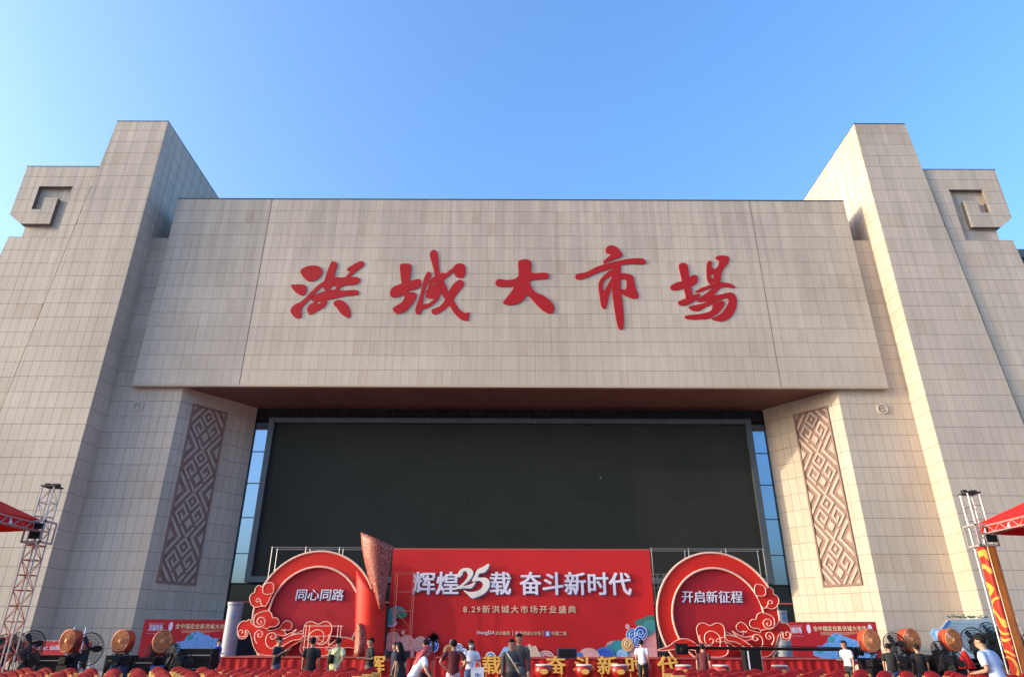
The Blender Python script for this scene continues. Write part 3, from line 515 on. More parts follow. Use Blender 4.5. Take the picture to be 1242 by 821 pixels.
for i in range(16):
    x = -19.9 + 2.49 * i
    for a, b, nm in ((0.05, 2.9, 'shop_pane'), (3.0, 4.15, 'shop_pane'), (4.28, 5.36, 'shop_pane')):
        MB().box(x + .05, x + 2.44, YG, YG + .03, a, b).build(nm, M['darkglass'], cw)
    MB().box(x - .05, x + .045, YG - .12, YG + .05, 0, 5.4).build('shop_mullion', M['mullion'], cw)
MB().box(-19.9, 19.9, YG - .1, YG - .004, 4.16, 4.27).build('shop_transom', M['redpipe'], cw)
MB().box(-19.9, 19.9, YG - .1, YG - .004, 2.91, 2.99).build('shop_transom', M['mullion'], cw)

scr = thing('video_screen', 'giant switched off dark led screen in a grey metal surround', 'screen', (0, 50.2, 5.5))
def sp(name, mb, m): o = mb.build(name, M[m], scr); o.location = (0, -50.2, -5.5); return o
for i in range(12):
    a = -18.15 + 36.3 / 12 * i
    for j in range(4): sp('screen_cabinet', MB().box(a + .003, a + 36.3 / 12 - .003, 50.3 + R.uniform(0, .006), 50.45, 5.853 + 2.8 * j, 8.647 + 2.8 * j), 'screen')
for sx in (-1, 1):
    for k in range(5):
        z0 = 5.45 + 2.4 * k
        sp('side_trim', MB().box(min(sx * 18.16, sx * 18.58), max(sx * 18.16, sx * 18.58), 50.02, 50.9, z0 + .008, z0 + 2.392), 'steel')
for k in range(12):
    a = -18.16 + 36.32 / 12 * k
    sp('head_trim', MB().box(a + .006, a + 36.32 / 12 - .006, 50.03, 50.9, 17.06, 17.44), 'steel')
    sp('sill_trim', MB().box(a + .006, a + 36.32 / 12 - .006, 50.03, 50.9, 5.46, 5.84), 'steel')
sp('status_lamp', MB().box(6.75, 6.80, 50.26, 50.3, 12.9, 12.95), 'white')

# the five calligraphic characters
sg = thing('facade_sign', 'five big red brush written characters fixed on the pale fascia', 'sign', (0, YB, 24))
for ch, strokes in SIGN_STROKES.items():
    mb = MB()
    for i, s in enumerate(strokes):
        P = crom([XZ(p, YB - .065 + .004 * i) for p in s], 4)
        mb.prism(P, (0, .06 - .004 * i, 0))
    o = mb.build('character', M['sign_red'], sg); o.location = (0, -YB, -24); o['label'] = 'red brush character ' + ch
    b = o.modifiers.new('bevel', 'BEVEL'); b.width = .015; b.segments = 1; b.limit_method = 'ANGLE'; b.angle_limit = rad(60)

# far office block glimpsed past the right wing
ob = thing('office_building', 'distant glass office block just past the right wing', 'building', (64.6, 74, 0))
MB().box(-4, 10, -5, 10, 0, 43.5).build('wall', M['darkglass'], ob)
MB().box(-4.2, 10.2, -5.2, 10.2, 43.5, 44.6).build('roof', M['steel'], ob)
for k in range(12):
    MB().box(-4.15, 10.15, -5.12, -5.0, 3 + 3.4 * k, 3.5 + 3.4 * k).build('floor_band', M['steel'], ob)
for k in range(6):
    for j in range(3):
        MB().box(-3.8 + 2.3 * k, -1.8 + 2.3 * k, -5.05, -5.0, 33.7 + 3.4 * j - .1, 36.2 + 3.4 * j).build('window', M['glass'], ob)

# ------------------------------------------------------------------ stage and backdrops
stg = thing('stage', 'low red cloth covered stage platform in front of the backdrops', 'stage', (0, 36, 0))
def on(root, mb, name, m, label=None, **k):
    o = mb.build(name, M[m], root, **k); o.location = -Vector(root.location)
    if label: o['label'] = label
    return o
on(stg, MB().box(-13.4, 15.2, 33.04, 40.5, .02, .98), 'platform', 'red_cloth')
mb = MB()
n = 240; xs = [-13.4 + 28.6 * i / n for i in range(n + 1)]
top = [(x, 33 + .02 * math.sin(i * 1.9) + .012 * math.sin(i * .73), .985) for i, x in enumerate(xs)]
bot = [(x, 32.95 + .05 * math.sin(i * 1.9) + .03 * math.sin(i * .73), .01) for i, x in enumerate(xs)]
mb.add(top + bot, [(i, i + n + 1, i + n + 2, i + 1) for i in range(n)])
on(stg, mb, 'front_skirt', 'red_cloth', smooth=True)
on(stg, MB().box(-13.4, 15.2, 32.94, 40.5, .985, 1.0), 'deck_carpet', 'carpet')

# golden characters standing along the stage front
for ch, px, where in (('辉', -5.85, 'leftmost, right of the person in the dark cap'), ('载', -.76, 'between the masked woman and the person with the white strap'), ('奋', 2.03, 'behind the first drum, under the stage monitor'),
                      ('斗', 3.25, 'behind the second drum'), ('新', 4.30, 'behind the third drum'), ('时', 5.55, 'beside the man in white shirt'), ('代', 6.95, 'rightmost, under the right end of the slogan backdrop')):
    t = thing('gold_letter', 'gold stage letter, %s' % where, 'letter', (px, 32.8, 0), 0, 'gold characters along the stage front')
    w = .40 if px < 0 else .43
    o = text('character', ch, -w, w, .40, 1.10, 0, M['gold'], t, depth=.10, bold=.03)
    for s in (-.25, .25): MB().box(s - .015, s + .015, .0, .03, 0, .5).build('prop_leg', M['gold'], t)

# main backdrop
bdp = thing('backdrop_board', 'large red printed backdrop with white slogan and cloud art along its foot', 'backdrop', (.6, 38, 1))
on(bdp, MB().box(-6.3, 7.58, 38, 38.12, 1.0, 6.22), 'board', 'red')
on(bdp, MB().box(-6.3, 7.58, 38.12, 38.2, 1.0, 6.3).box(7.5, 7.58, 38.12, 38.9, 1, 6.22), 'frame', 'redpipe')
y = 37.97
for s, a, b in (('辉煌', -5.12, -2.72), ('载', -1.02, .06), ('奋斗新时代', .56, 6.42)):
    o = text('slogan_shadow', s, a + .05, b + .05, 3.90, 5.02, y, M['blueshade'], bdp, depth=.03, bold=.016); o.location = -Vector(bdp.location)
    o = text('slogan', s, a, b, 3.95, 5.07, y - .05, M['silver'], bdp, depth=.05, bold=.028); o.location = -Vector(bdp.location); o['label'] = 'white slogan characters ' + s
for i, p in enumerate(TWENTY_FIVE):
    P = crom([XZ(q, y - .12 - .012 * i) for q in p], 4)
    on(bdp, MB().prism([v + Vector((.06, .05, -.05)) for v in P], (0, .03, 0)), 'numeral_shadow', 'blueshade')
    on(bdp, MB().prism(P, (0, .06, 0)), 'numeral', 'cream', 'flowing cream numeral ' + '25'[i])
for s, a, b, c, d, m_ in (('8.29新洪城大市场开业盛典', -2.41, 3.48, 3.05, 3.42, 'palegold'), ('HongDA', -1.66, -.76, 1.98, 2.2, 'white'), ('洪大集团', -.72, .02, 2.0, 2.18, 'palegold'),
                          ('新洪城大市场', .52, 1.62, 1.99, 2.18, 'palegold'), ('中建二局', 2.18, 2.95, 1.99, 2.18, 'palegold')):
    o = text('small_print', s, a, b, c, d, y, M[m_], bdp, depth=.012, bold=.008, spacing=1.25 if s[0] == '8' else 1.05); o.location = -Vector(bdp.location)
on(bdp, MB().box(.17, .19, y, y + .02, 1.95, 2.22).box(1.72, 1.74, y, y + .02, 1.95, 2.22), 'divider', 'palegold')
on(bdp, MB().box(.3, .46, y, y + .02, 2.0, 2.17), 'logo_tile', 'pink')
on(bdp, MB().box(1.84, 2.12, y, y + .02, 1.94, 2.2), 'logo_tile', 'midblue')
on(bdp, MB().box(1.92, 2.04, y - .01, y, 1.98, 2.16), 'logo_mark', 'white')

def disc_pts(cx, cz, r, y, a0=0, a1=360, n=28, rz=None):
    rz = rz or r
    return [Vector((cx + r * math.cos(rad(a0 + (a1 - a0) * k / n)), y, cz + rz * math.sin(rad(a0 + (a1 - a0) * k / n)))) for k in range(n if a1 - a0 == 360 else n + 1)]
lay = [0]
def motif(cx, cz, r, m, rz=None, rings=(), a0=0, a1=360, clipz=1.0):
    """flat printed hill, cloud or ball at the foot of the backdrop, each sheet a little in front of the last"""
    lay[0] += 1; yy = 37.985 - .004 * lay[0]
    P = [p for p in disc_pts(cx, cz, r, yy, a0, a1, rz=rz)]
    for v in P: v.z = max(clipz, v.z); v.x = min(7.56, max(-6.28, v.x))
    on(bdp, MB().prism(P, (0, .003, 0)), 'cloud_motif', m)
    for rr, mm in rings:
        lay[0] += 1; yy = 37.985 - .004 * lay[0]
        P = disc_pts(cx, cz, r * rr, yy, rz=(rz or r) * rr)
        for v in P: v.z = max(clipz, v.z); v.x = min(7.56, v.x)
        on(bdp, MB().prism(P, (0, .003, 0)), 'cloud_ring', mm)
def curl(cx, cz, r, m, turns=1.6, flip=1, ph=0):
    lay[0] += 1; yy = 37.98 - .004 * lay[0]; P = []
    for k in range(26):
        t = k / 25; a = ph + flip * t * turns * 2 * math.pi; q = r * (1 - .82 * t)
        P.append((cx + q * math.cos(a), yy, cz + q * math.sin(a)))
    on(bdp, MB().tube(P, .022, 4), 'cloud_curl', m)
# right corner
motif(7.5, 1.3, 1.35, 'pink', rz=1.25); motif(6.6, 1.0, .75, 'pink', rz=.62)
motif(6.95, 2.6, .42, 'green', rz=.22); motif(7.35, 2.75, .35, 'green', rz=.22); motif(7.35, 2.45, .42, 'teal', rz=.3); motif(7.1, 2.2, .35, 'teal', rz=.22)
motif(5.35, 1.45, .42, 'pink', rz=.3); motif(5.6, 1.25, .52, 'teal'); motif(5.2, 1.15, .42, 'teal'); motif(5.95, 1.45, .3, 'teal')
motif(5.75, 1.05, .3, 'lightblue')
for a, b, r in ((6.35, 2.0, .34), (6.78, 2.12, .34), (6.58, 1.75, .28)):
    motif(a, b, r, 'white'); motif(a, b, r * .9, 'blue'); curl(a, b, r * .7, 'lightblue', flip=1 if a < 6.5 else -1)
motif(6.05, 1.58, .32, 'palegold'); motif(6.05, 1.58, .28, 'ochre'); curl(6.05, 1.58, .2, 'palegold')
motif(6.1, 2.42, .12, 'pink'); motif(2.95, 1.18, .12, 'pink')
motif(4.85, 1.0, .52, 'midblue', rz=.45, rings=((.82, 'blue'),)); motif(4.05, 1.0, .55, 'pink', rz=.42, rings=((.85, 'palegold'), (.8, 'pink')))
motif(3.55, 1.0, .22, 'midblue'); motif(3.25, 1.0, .2, 'pink')
for k, m_ in enumerate(('cream', 'red', 'cream', 'red', 'cream', 'red')): motif(1.85, .98, .42 - .06 * k, m_, rz=.3 - .043 * k)
motif(-.95, 1.0, .26, 'cream', rz=.22, rings=((.75, 'midblue'), (.5, 'lightblue')))
# little ranges of hills
for P, m_ in (([(-.55, 1), (-.25, 1.45), (-.1, 1.45), (.05, 1)], 'lightblue'), ([(-.3, 1), (0, 1.62), (.22, 1.55), (.35, 1)], 'lightblue'), ([(.2, 1), (.3, 1.5), (1.2, 1.5), (1.3, 1)], 'pink'),
              ([(.75, 1), (.95, 1.55), (1.05, 1.6), (1.3, 1)], 'palegold'), ([(1.15, 1), (1.2, 1.5), (1.35, 1.5), (1.65, 1)], 'palegold')):
    lay[0] += 1
    on(bdp, MB().prism([(a, 37.985 - .004 * lay[0], b) for a, b in P], (0, .003, 0)), 'hill_motif', m_)
# left corner
for a, b, r, m_ in ((-6.25, 2.9, .45, 'teal'), (-5.85, 3.1, .42, 'teal'), (-5.6, 2.95, .3, 'green'), (-6.1, 2.55, .3, 'lightblue'), (-6.2, 2.65, .35, 'teal')): motif(a, b, r, m_, rz=r * .62)
def pebble(cx, w, h):
    lay[0] += 1; yy = 37.985 - .004 * lay[0]
    P = [Vector((cx - w, yy, 1.0)), Vector((cx + w, yy, 1.0))] + [Vector((cx + w * math.cos(rad(a)), yy, 1 + h - w + w * math.sin(rad(a)))) for a in range(0, 181, 15)]
    for v in P: v.x = max(-6.28, v.x)
    on(bdp, MB().prism(P, (0, .003, 0)), 'cloud_motif', 'pinkscale')
pebble(-5.95, .4, 1.15); pebble(-5.25, .42, 1.0)
motif(-4.55, 1.55, .38, 'pinkscale'); motif(-5.45, 2.1, .1, 'pink'); motif(-4.9, 1.6, .1, 'pink')
motif(-3.95, 1.5, .36, 'white'); motif(-3.95, 1.5, .33, 'blue'); curl(-3.95, 1.5, .24, 'lightblue'); motif(-4.2, 1.2, .3, 'blue')
motif(-3.05, 1.25, .3, 'palegold'); motif(-3.05, 1.25, .26, 'ochre'); curl(-3.05, 1.25, .18, 'red2'); motif(-2.95, 1.68, .11, 'pink')
motif(-2.6, 1.35, .26, 'white'); curl(-2.6, 1.35, .2, 'midblue'); motif(-2.35, 1.15, .24, 'white'); curl(-2.35, 1.15, .18, 'midblue', flip=-1)

def ringboard(cx, cz, y, s, a, b, c, d, lab, slogan):
    t = thing('round_board', lab, 'backdrop', (cx, y, 1), 0, 'round red moon gate boards')
    R1, R2 = 3.12, 2.36
    def arc(r, yy, n=56):  # part of a circle standing on the stage deck
        a0 = math.asin((1.01 - cz) / r); P = []
        for k in range(n + 1):
            q = a0 + (math.pi - 2 * a0) * k / n; P.append(Vector((cx + r * math.cos(q), yy, cz + r * math.sin(q))))
        return P
    on(t, MB().prism(arc(R2 + .05, y + .12), (0, .1, 0)), 'disc', 'red2')
    o_, i_ = arc(R1, y), arc(R2, y); mb = MB()
    rings = []
    for p, q in zip(o_, i_):
        rings.append([p, q, q + Vector((0, .3, 0)), p + Vector((0, .3, 0))])
    mb.loft(rings); on(t, mb, 'ring', 'red3')
    on(t, MB().tube(arc(R1 + .01, y - .02), .055, 6), 'outer_trim', 'trim'); on(t, MB().tube(arc(R2 - .01, y - .02), .055, 6), 'inner_trim', 'trim')
    o = text('slogan_shadow', s, a + .04, b + .04, c - .04, d - .04, y + .10, M['blueshade'], t, depth=.02, bold=.004, shear=.08); o.location = -Vector(t.location)
    o = text('slogan', s, a, b, c, d, y + .06, M['silver'], t, depth=.04, bold=.005, shear=.08); o.location = -Vector(t.location); o['label'] = 'white characters ' + s
    return t
ringboard(-10.02, 2.9, 37.4, '同心同路', -11.1, -8.62, 3.60, 4.16, 'round red board lettered in white with four characters, left of the main backdrop', '')
ringboard(10.72, 2.9, 37.4, '开启新征程', 8.95, 12.1, 3.56, 4.14, 'round red board lettered in white with five characters, right of the main backdrop', '')

def clouds(fx, root, bodies, curls, y, nm='cloud_body'):
    for k, (key, P) in enumerate(bodies.items()):
        yy = y - .10 * (k % 3) - .013 * k
        Q = crom([Vector((fx(p[0]), yy, max(1.02, p[1]))) for p in P], 4)
        on(root, MB().prism(Q, (0, .08, 0)), nm, 'red3')
        on(root, MB().tube(Q, .024, 5, closed=True), 'cloud_edge', 'trim')
    for k, (key, P) in enumerate(curls.items()):
        Q = crom([Vector((fx(p[0]), y - .36, max(1.02, p[1]))) for p in P], 4, closed=False)
        on(root, MB().tube(Q, .026, 5), 'cloud_curl', 'trim')
mir = lambda x: -x + .50
for side, f1, f2 in (('left', lambda x: x, mir), ('right', mir, lambda x: x)):
    t = thing('cloud_board', 'cut out red cloud cluster with curls at the outer %s end of the stage' % side, 'backdrop', (f1(-13), 37.2, 1), 0, 'red cloud cut outs')
    clouds(f1, t, CLOUD_BODY, CLOUD_CURL, 37.3)
    t = thing('cloud_board', 'red swirl cloud with a single big curl in front of the %s round board' % side, 'backdrop', (f2(9.5), 37.0, 1), 0, 'red cloud cut outs')
    clouds(f2, t, SPIRAL_BODY, SPIRAL_CURL, 37.05)

# tall curled scroll between the left round board and the main backdrop
sc_ = thing('scroll_sculpture', 'tall curled red scroll with gold lace pattern at the left edge of the main backdrop', 'sculpture', (-7, 36.4, 1))
def sheet(rows, nm, m, n=14, th=.04):
    mb = MB(); rings = []
    for (xl, xr, bul), z0, z1 in rows:
        rings.append([(xl + (xr - xl) * k / n, 36.3 - bul * math.sin(math.pi * k / n), z0 + (z1 - z0) * k / n) for k in range(n + 1)])
    V = [p for r_ in rings for p in r_]; m_ = n + 1
    mb.add(V, [(i * m_ + k, i * m_ + k + 1, (i + 1) * m_ + k + 1, (i + 1) * m_ + k) for i in range(len(rings) - 1) for k in range(n)])
    o = on(sc_, mb, nm, m, smooth=True); s = o.modifiers.new('thickness', 'SOLIDIFY'); s.thickness = th; return o
# lace upper leaf: left edge falls to the right, right edge falls inward
rows = []
for k in range(13):
    t = k / 12
    xl = -7.74 + (1.30) * t ** 1.5; xr = -6.02 - .32 * t; z0 = 6.86 - 3.75 * t; z1 = 6.15 - 3.1 * t
    if xr - xl < .12: xl = xr - .12
    rows.append(((xl, xr, .45 * (1 - .5 * t)), z0, z1))
sheet(rows, 'lace_leaf', 'lace')
rows = []
for k in range(13):
    t = k / 12; z0 = 5.0 - 4.0 * t; z1 = 3.3 - 2.3 * t
    rows.append(((-7.85 + .3 * t, -6.22 + .05 * t, .35), z0, z1))
o = sheet(rows, 'red_leaf', 'red3'); 
for v in o.data.vertices: v.co.y += .25
rows = []
for k in range(9):
    t = k / 8; w = .55 * math.sin(math.pi * min(1, .15 + t * .6))
    rows.append(((-7.55, -7.5 + w, .2), 2.55 - 1.53 * t, 2.35 - 1.33 * t))
sheet(rows, 'lace_foot', 'lace')

# scaffolding
def scaffold(name, lab, x0, x1, y0, y1, zs, bay, zb=0, m='pipe', r=.028, cat='scaffold', diag=True, grp=None):
    t = thing(name, lab, cat, ((x0 + x1) / 2, y0, zb), 0, grp)
    n = max(1, round((x1 - x0) / bay)); xs = [x0 + (x1 - x0) * i / n for i in range(n + 1)]
    for x in xs:
        for yy in (y0, y1): on(t, MB().tube([(x, yy, zb), (x, yy, zs[-1] + .05)], r, 5), 'upright', m)
    for z in zs:
        for yy in (y0, y1): on(t, MB().tube([(x0 - .1, yy, z), (x1 + .1, yy, z)], r * .8, 5), 'ledger', m)
    if diag:
        for i in range(n):
            z0, z1 = (zs[0], zs[1]) if i % 2 else (zs[1], zs[0])
            on(t, MB().tube([(xs[i], y1, z0), (xs[i + 1], y1, z1)], r * .7, 5), 'brace', m)
    return t
scaffold('scaffolding', 'grey pipe scaffolding standing behind the left round board', -13.4, -7.7, 39.6, 40.5, [1.2, 2.9, 4.75, 6.5], 1.9)
scaffold('scaffolding', 'grey pipe scaffolding standing behind the right round board', 8.0, 14.3, 39.6, 40.5, [1.2, 2.9, 4.9, 6.5], 2.1)
scaffold('mobile_scaffold', 'slim red mobile scaffold at the left part of the slogan backdrop', -5.85, -4.95, 36.6, 37.3, [2.2, 3.1, 4.0, 4.9], .9, zb=1.0, m='redpipe', r=.02)
scaffold('mobile_scaffold', 'small pale pipe stand in front of the left round board', -9.85, -8.3, 35.6, 36.2, [1.4, 1.9, 2.35], 1.5, zb=1.0, m='trim', r=.018)
scaffold('mobile_scaffold', 'dark pipe tower squeezed between the slogan backdrop and the right round board', 7.75, 8.9, 39.0, 39.4, [2.3, 3.0, 3.7, 4.4, 5.1], .4, zb=1.0, m='pipe', r=.015)

# posters leaning on the piers
def poster(lab, xa, ya, xb, yb, z0, z1, flip):
    t = thing('poster_board', lab, 'poster', (xa, ya, 0)); t.rotation_euler.z = math.atan2(yb - ya, xb - xa); L = math.hypot(xb - xa, yb - ya); H = z1 - z0
    P = lambda mb, n_, m: mb.build(n_, M[m], t)
    P(MB().box(0, L, 0, .08, z0, z1), 'board', 'red2')
    for x in (.3, L / 2, L - .3): P(MB().box(x - .03, x + .03, .09, .14, 0, z1), 'post', 'darkgrey')
    text('headline', '全中国定位新洪城大市场', L * .33, L * .89, z0 + H * .78, z0 + H * .90, -.01, M['palegold'], t, depth=.012, bold=.02, spacing=1.15)
    text('side_print', '洪城市场', L * .06, L * .2, z0 + H * .72, z0 + H * .88, -.01, M['lilac'], t, depth=.012, bold=.02)
    P(MB().box(L * .045, L * .215, -.012, -.008, z0 + H * .66, z0 + H * .665).box(L * .045, L * .215, -.012, -.008, z0 + H * .90, z0 + H * .905), 'side_frame', 'lilac')
    for x in (.28, .93): P(MB().prism(crom([(L * (x + .022 * math.cos(a)), -.01, z0 + H * (.84 + .1 * math.sin(a) * (1 if math.sin(a) > 0 else 1.2))) for a in [k * math.pi / 4 for k in range(8)]], 2), (0, .01, 0)), 'mascot_blot', 'lilac')
    city = [(.28, .30), (.31, .36), (.36, .42), (.44, .50), (.50, .66), (.56, .72), (.66, .64), (.76, .55), (.86, .48), (.93, .34), (.9, .12), (.6, .06), (.34, .14)]
    city = [(p[0] + R.uniform(-.012, .012), min(.74, p[1] + R.uniform(-.02, .03))) for p in crom([(q_[0], q_[1], 0) for q_ in city], 4)]
    P(MB().prism([(L * a, -.014, z0 + H * b) for a, b in city], (0, .004, 0)), 'picture', 'aerial')
    for a, b, w, h in ((.47, .52, .06, .12), (.34, .26, .05, .12), (.88, .2, .05, .15)): P(MB().box(L * a, L * (a + w), -.02, -.016, z0 + H * b, z0 + H * (b + h)), 'picture_inset', 'teal')
    for k in range(4): P(MB().box(L * .4, L * (.7 + .05 * k), -.012, -.008, z0 + H * (.685 + .02 * k), z0 + H * (.69 + .02 * k)), 'rule_line', 'palegold')
    return t
poster('red poster board with blue aerial picture against the left pier', -21.8, 43.7, -16.5, 44.8, .55, 2.86, 1)
poster('red poster board with blue aerial picture against the right pier', 16.7, 44.8, 21.9, 43.7, .55, 2.86, 1)

for sx, side in ((-1, 'left'), (1, 'right')):
    H_ = 3.55 if sx < 0 else 3.2
    t = thing('round_pillar', 'white round pillar in front of the shop front, %s of the stage' % side, 'pillar', (sx * 16.05 if sx < 0 else 15.75, 42.5, 0))
    MB().lathe([(.52, 0), (.52, .25), (.42, .3), (.42, H_), (.46, H_ + .08), (.46, H_ + .2), (0, H_ + .2)], 28).build('shaft', M['pillar'], t, smooth=False)
    MB().prism(crom([(.1 + .1 * math.cos(k), -.46, 3.0 + .07 * math.sin(k)) for k in range(6)], 2), (0, .06, 0)).build('decal', M['midblue'], t)

# long low banner with fence at the far left
t = thing('low_banner', 'low red banner tied on a crowd fence at the far left of the square', 'banner', (-24, 36.5, 0))
MB().box(-4.5, 3.4, 0, .03, .75, 1.62).build('cloth', M['red2'], t)
text('lettering', '新洪城大市场开业盛典', -3.6, 2.6, 1.25, 1.45, -.01, M['lilac'], t, depth=.01)
for i in range(9): MB().tube([(-4.5 + i, .06, 0), (-4.5 + i, .06, 1.66)], .02, 5).build('post', M['pipe'], t)
MB().tube([(-4.6, .06, 1.66), (3.5, .06, 1.66)], .02, 5).build('rail', M['pipe'], t)
# wide easel sign legs near left fans
t = thing('folding_frame', 'open a shaped blue metal frame behind the black fan at left', 'frame', (-17.4, 30, 0))
for a, b in ((-.55, -.25), (.2, .5)): MB().tube([(a, 0, 0), (b - .1 if a < 0 else a - .1, 0, 2.15)], .03, 5).build('leg', M['shirt_sky'], t)
MB().tube([(-.5, 0, .7), (.2, 0, .7)], .025, 5).build('crossbar', M['shirt_sky'], t)

# pale board far right with blue ornaments
t = thing('pale_stage_board', 'wide pale grey board with cut top corners and blue ornaments, far right by the pier', 'board', (25, 40, 0))
def pb(n_, mb, m): return mb.build(n_, M[m], t)
O_ = [(-1.75, .6), (-1.75, 2.1), (-.95, 2.85), (1.35, 2.95), (1.75, 2.2), (1.75, .6)]
paleboard = mat('pale grey blue board', (.38, .47, .50), .6, noise=.08); M['paleboard'] = paleboard
pb('board', MB().prism([(a, 0, b) for a, b in O_], (0, .2, 0)), 'paleboard')
for k in range(5): pb('groove', MB().box(-1.2, 1.25, -.012, -.004, 2.05 + .15 * k, 2.065 + .15 * k), 'steel')
for P in ([(-1.78, 2.0), (-1.0, 2.78), (-.85, 2.72), (-1.35, 2.3), (-1.6, 1.9)], [(.75, 2.7), (1.0, 2.5), (1.5, 2.2), (1.75, 1.75), (1.5, 1.4), (1.45, 1.8), (1.2, 2.2)]):
    pb('ornament', MB().prism(crom([(a, -.02, b) for a, b in P], 3), (0, .015, 0)), 'midblue')
pb('ornament', MB().prism(crom([(1.3 + .16 * math.cos(k) * (1 + .3 * (k % 2)), -.03, 1.7 + .2 * math.sin(k)) for k in range(6)], 3), (0, .015, 0)), 'lightblue')
for s in (-1.2, 1.2): pb('leg', MB().box(s - .05, s + .05, .02, .12, 0, .6), 'steel')
mb = MB()
for k in range(140):
    x = R.uniform(-.9, 1.3); z = 2.93 + abs(R.gauss(0, .06)); a = R.uniform(0, 3)
    mb.add([(x, .1 + R.uniform(-.1, .1), z), (x + .09 * math.cos(a), .1, z + .07 * math.sin(a)), (x + .03, .12 + R.uniform(-.05, .05), z + .09)], [(0, 1, 2)])
pb('foliage_trim', mb, 'green')['kind'] = 'stuff'
t = thing('direction_sign', 'small blue notice board with white lettering behind the right fans', 'sign', (20.75, 35, 0))
MB().prism([(-.55, 0, 1.75), (-.7, 0, 2.1), (-.5, 0, 2.32), (.45, 0, 2.32), (.62, 0, 2.15), (.3, 0, 1.75)], (0, .05, 0)).build('panel', M['lightblue'], t)
MB().prism([(-.45, -.01, 1.95), (-.45, -.01, 2.22), (.1, -.01, 2.22), (.1, -.01, 1.95)], (0, .008, 0)).build('label_patch', M['white'], t)
MB().prism(disc_pts(.3, 2.08, .14, -.01, n=14), (0, .008, 0)).build('roundel', M['blue'], t)
for s in (-.2, .2): MB().box(s - .02, s + .02, .05, .08, 0, 1.76).build('leg', M['pipe'], t)

# ------------------------------------------------------------------ trusses, canopies
def truss(x, y, h, lab, wrapped):
    t = thing('truss_tower', lab, 'truss', (x, y, 0)); w = .17
    cs = [(-w, -w), (w, -w), (w, w), (-w, w)]
    for a, b in cs: MB().tube([(a, b, .05), (a, b, h)], .024, 6).build('chord', M['alu'], t)
    k = 0; z = .1
    while z < h - .3:
        z1 = min(z + .4, h)
        mb = MB()
        for i in range(4):
            a, b = cs[i], cs[(i + 1) % 4]
            mb.tube([(a[0], a[1], z), (b[0], b[1], z)], .013, 4)
            p, q = (a, b) if (k + i) % 2 else (b, a)
            mb.tube([(p[0], p[1], z), (q[0], q[1], z1)], .011, 4)
        mb.build('lattice_bay', M['redpipe'] if (z < 4.2 and not wrapped) else M['alu'], t)
        z = z1; k += 1
    MB().box(-.21, .21, -.21, .21, h, h + .04).box(-.2, -.08, -.06, .06, h + .05, h + .12).box(.02, .2, -.07, .07, h + .05, h + .11).build('top_plate', M['darkgrey'], t)
    MB().box(-.45, .45, -.45, .45, 0, .05).build('base_plate', M['darkgrey'], t)
    mb = MB()
    for a, b in ((-.28, -.24), (.24, .28)):
        mb.box(a, b, -.28, .28, 4.15, 4.2).box(a, b, -.28, .28, 4.72, 4.77).box(a, b, -.28, -.24, 4.2, 4.72).box(a, b, .24, .28, 4.2, 4.72)
    mb.box(-.28, .28, -.28, -.24, 4.15, 4.2).box(-.28, .28, -.28, -.24, 4.72, 4.77)
    mb.build('sleeve_block', M['alu'], t)
    MB().box(-.06, .22, -.31, -.285, 4.25, 4.45).box(.0, .24, -.31, -.285, 4.52, 4.68).build('sleeve_motor', M['black'], t)
    if wrapped:
        for nm, P, m in (('wrap_front', [(-.2, -.2), (-.09, -.23)], 'wrap'), ('wrap_side', [(-.08, -.23), (.21, -.18)], 'wrap_gold'), ('wrap_inner', [(-.2, .02), (-.205, -.2)], 'wrap')):
            (a, b), (c, d) = P; n = 24; V = []
            for k in range(n + 1):
                z = .1 + 4.05 * k / n; wv = .006 * math.sin(k * 1.3)
                V += [(a + wv, b - wv, z), ((a + c) / 2, (b + d) / 2 - .05 - wv, z), (c + wv, d + wv, z)]
            mb = MB().add(V, [(3 * k + j, 3 * k + j + 1, 3 * k + j + 4, 3 * k + j + 3) for k in range(n) for j in range(2)])
            mb.build(nm, M[m], t, smooth=True)
        MB().tube([(-.085, -.26, .1), (-.085, -.26, 4.15)], .012, 4).build('edge_piping', M['trim'], t)
    return t
truss(-13.53, 20, 5.75, 'bare lattice truss tower carrying the red canopy at left', False)
truss(13.56, 20, 5.65, 'truss tower wrapped in red and gold cloth under the right canopy', True)
t = thing('light_ladder', 'short white metal ladder leaning beside the wrapped truss', 'ladder', (16.75, 24, 0))
for s in (-.14, .14): MB().tube([(s, 0, 0), (s - .1, .2, 3.0)], .022, 5).build('stile', M['alu'], t)
for k in range(9): MB().tube([(-.14 - .01 * k, .02 * k, .3 + .32 * k), (.14 - .01 * k, .02 * k, .3 + .32 * k)], .014, 4).build('rung', M['alu'], t)

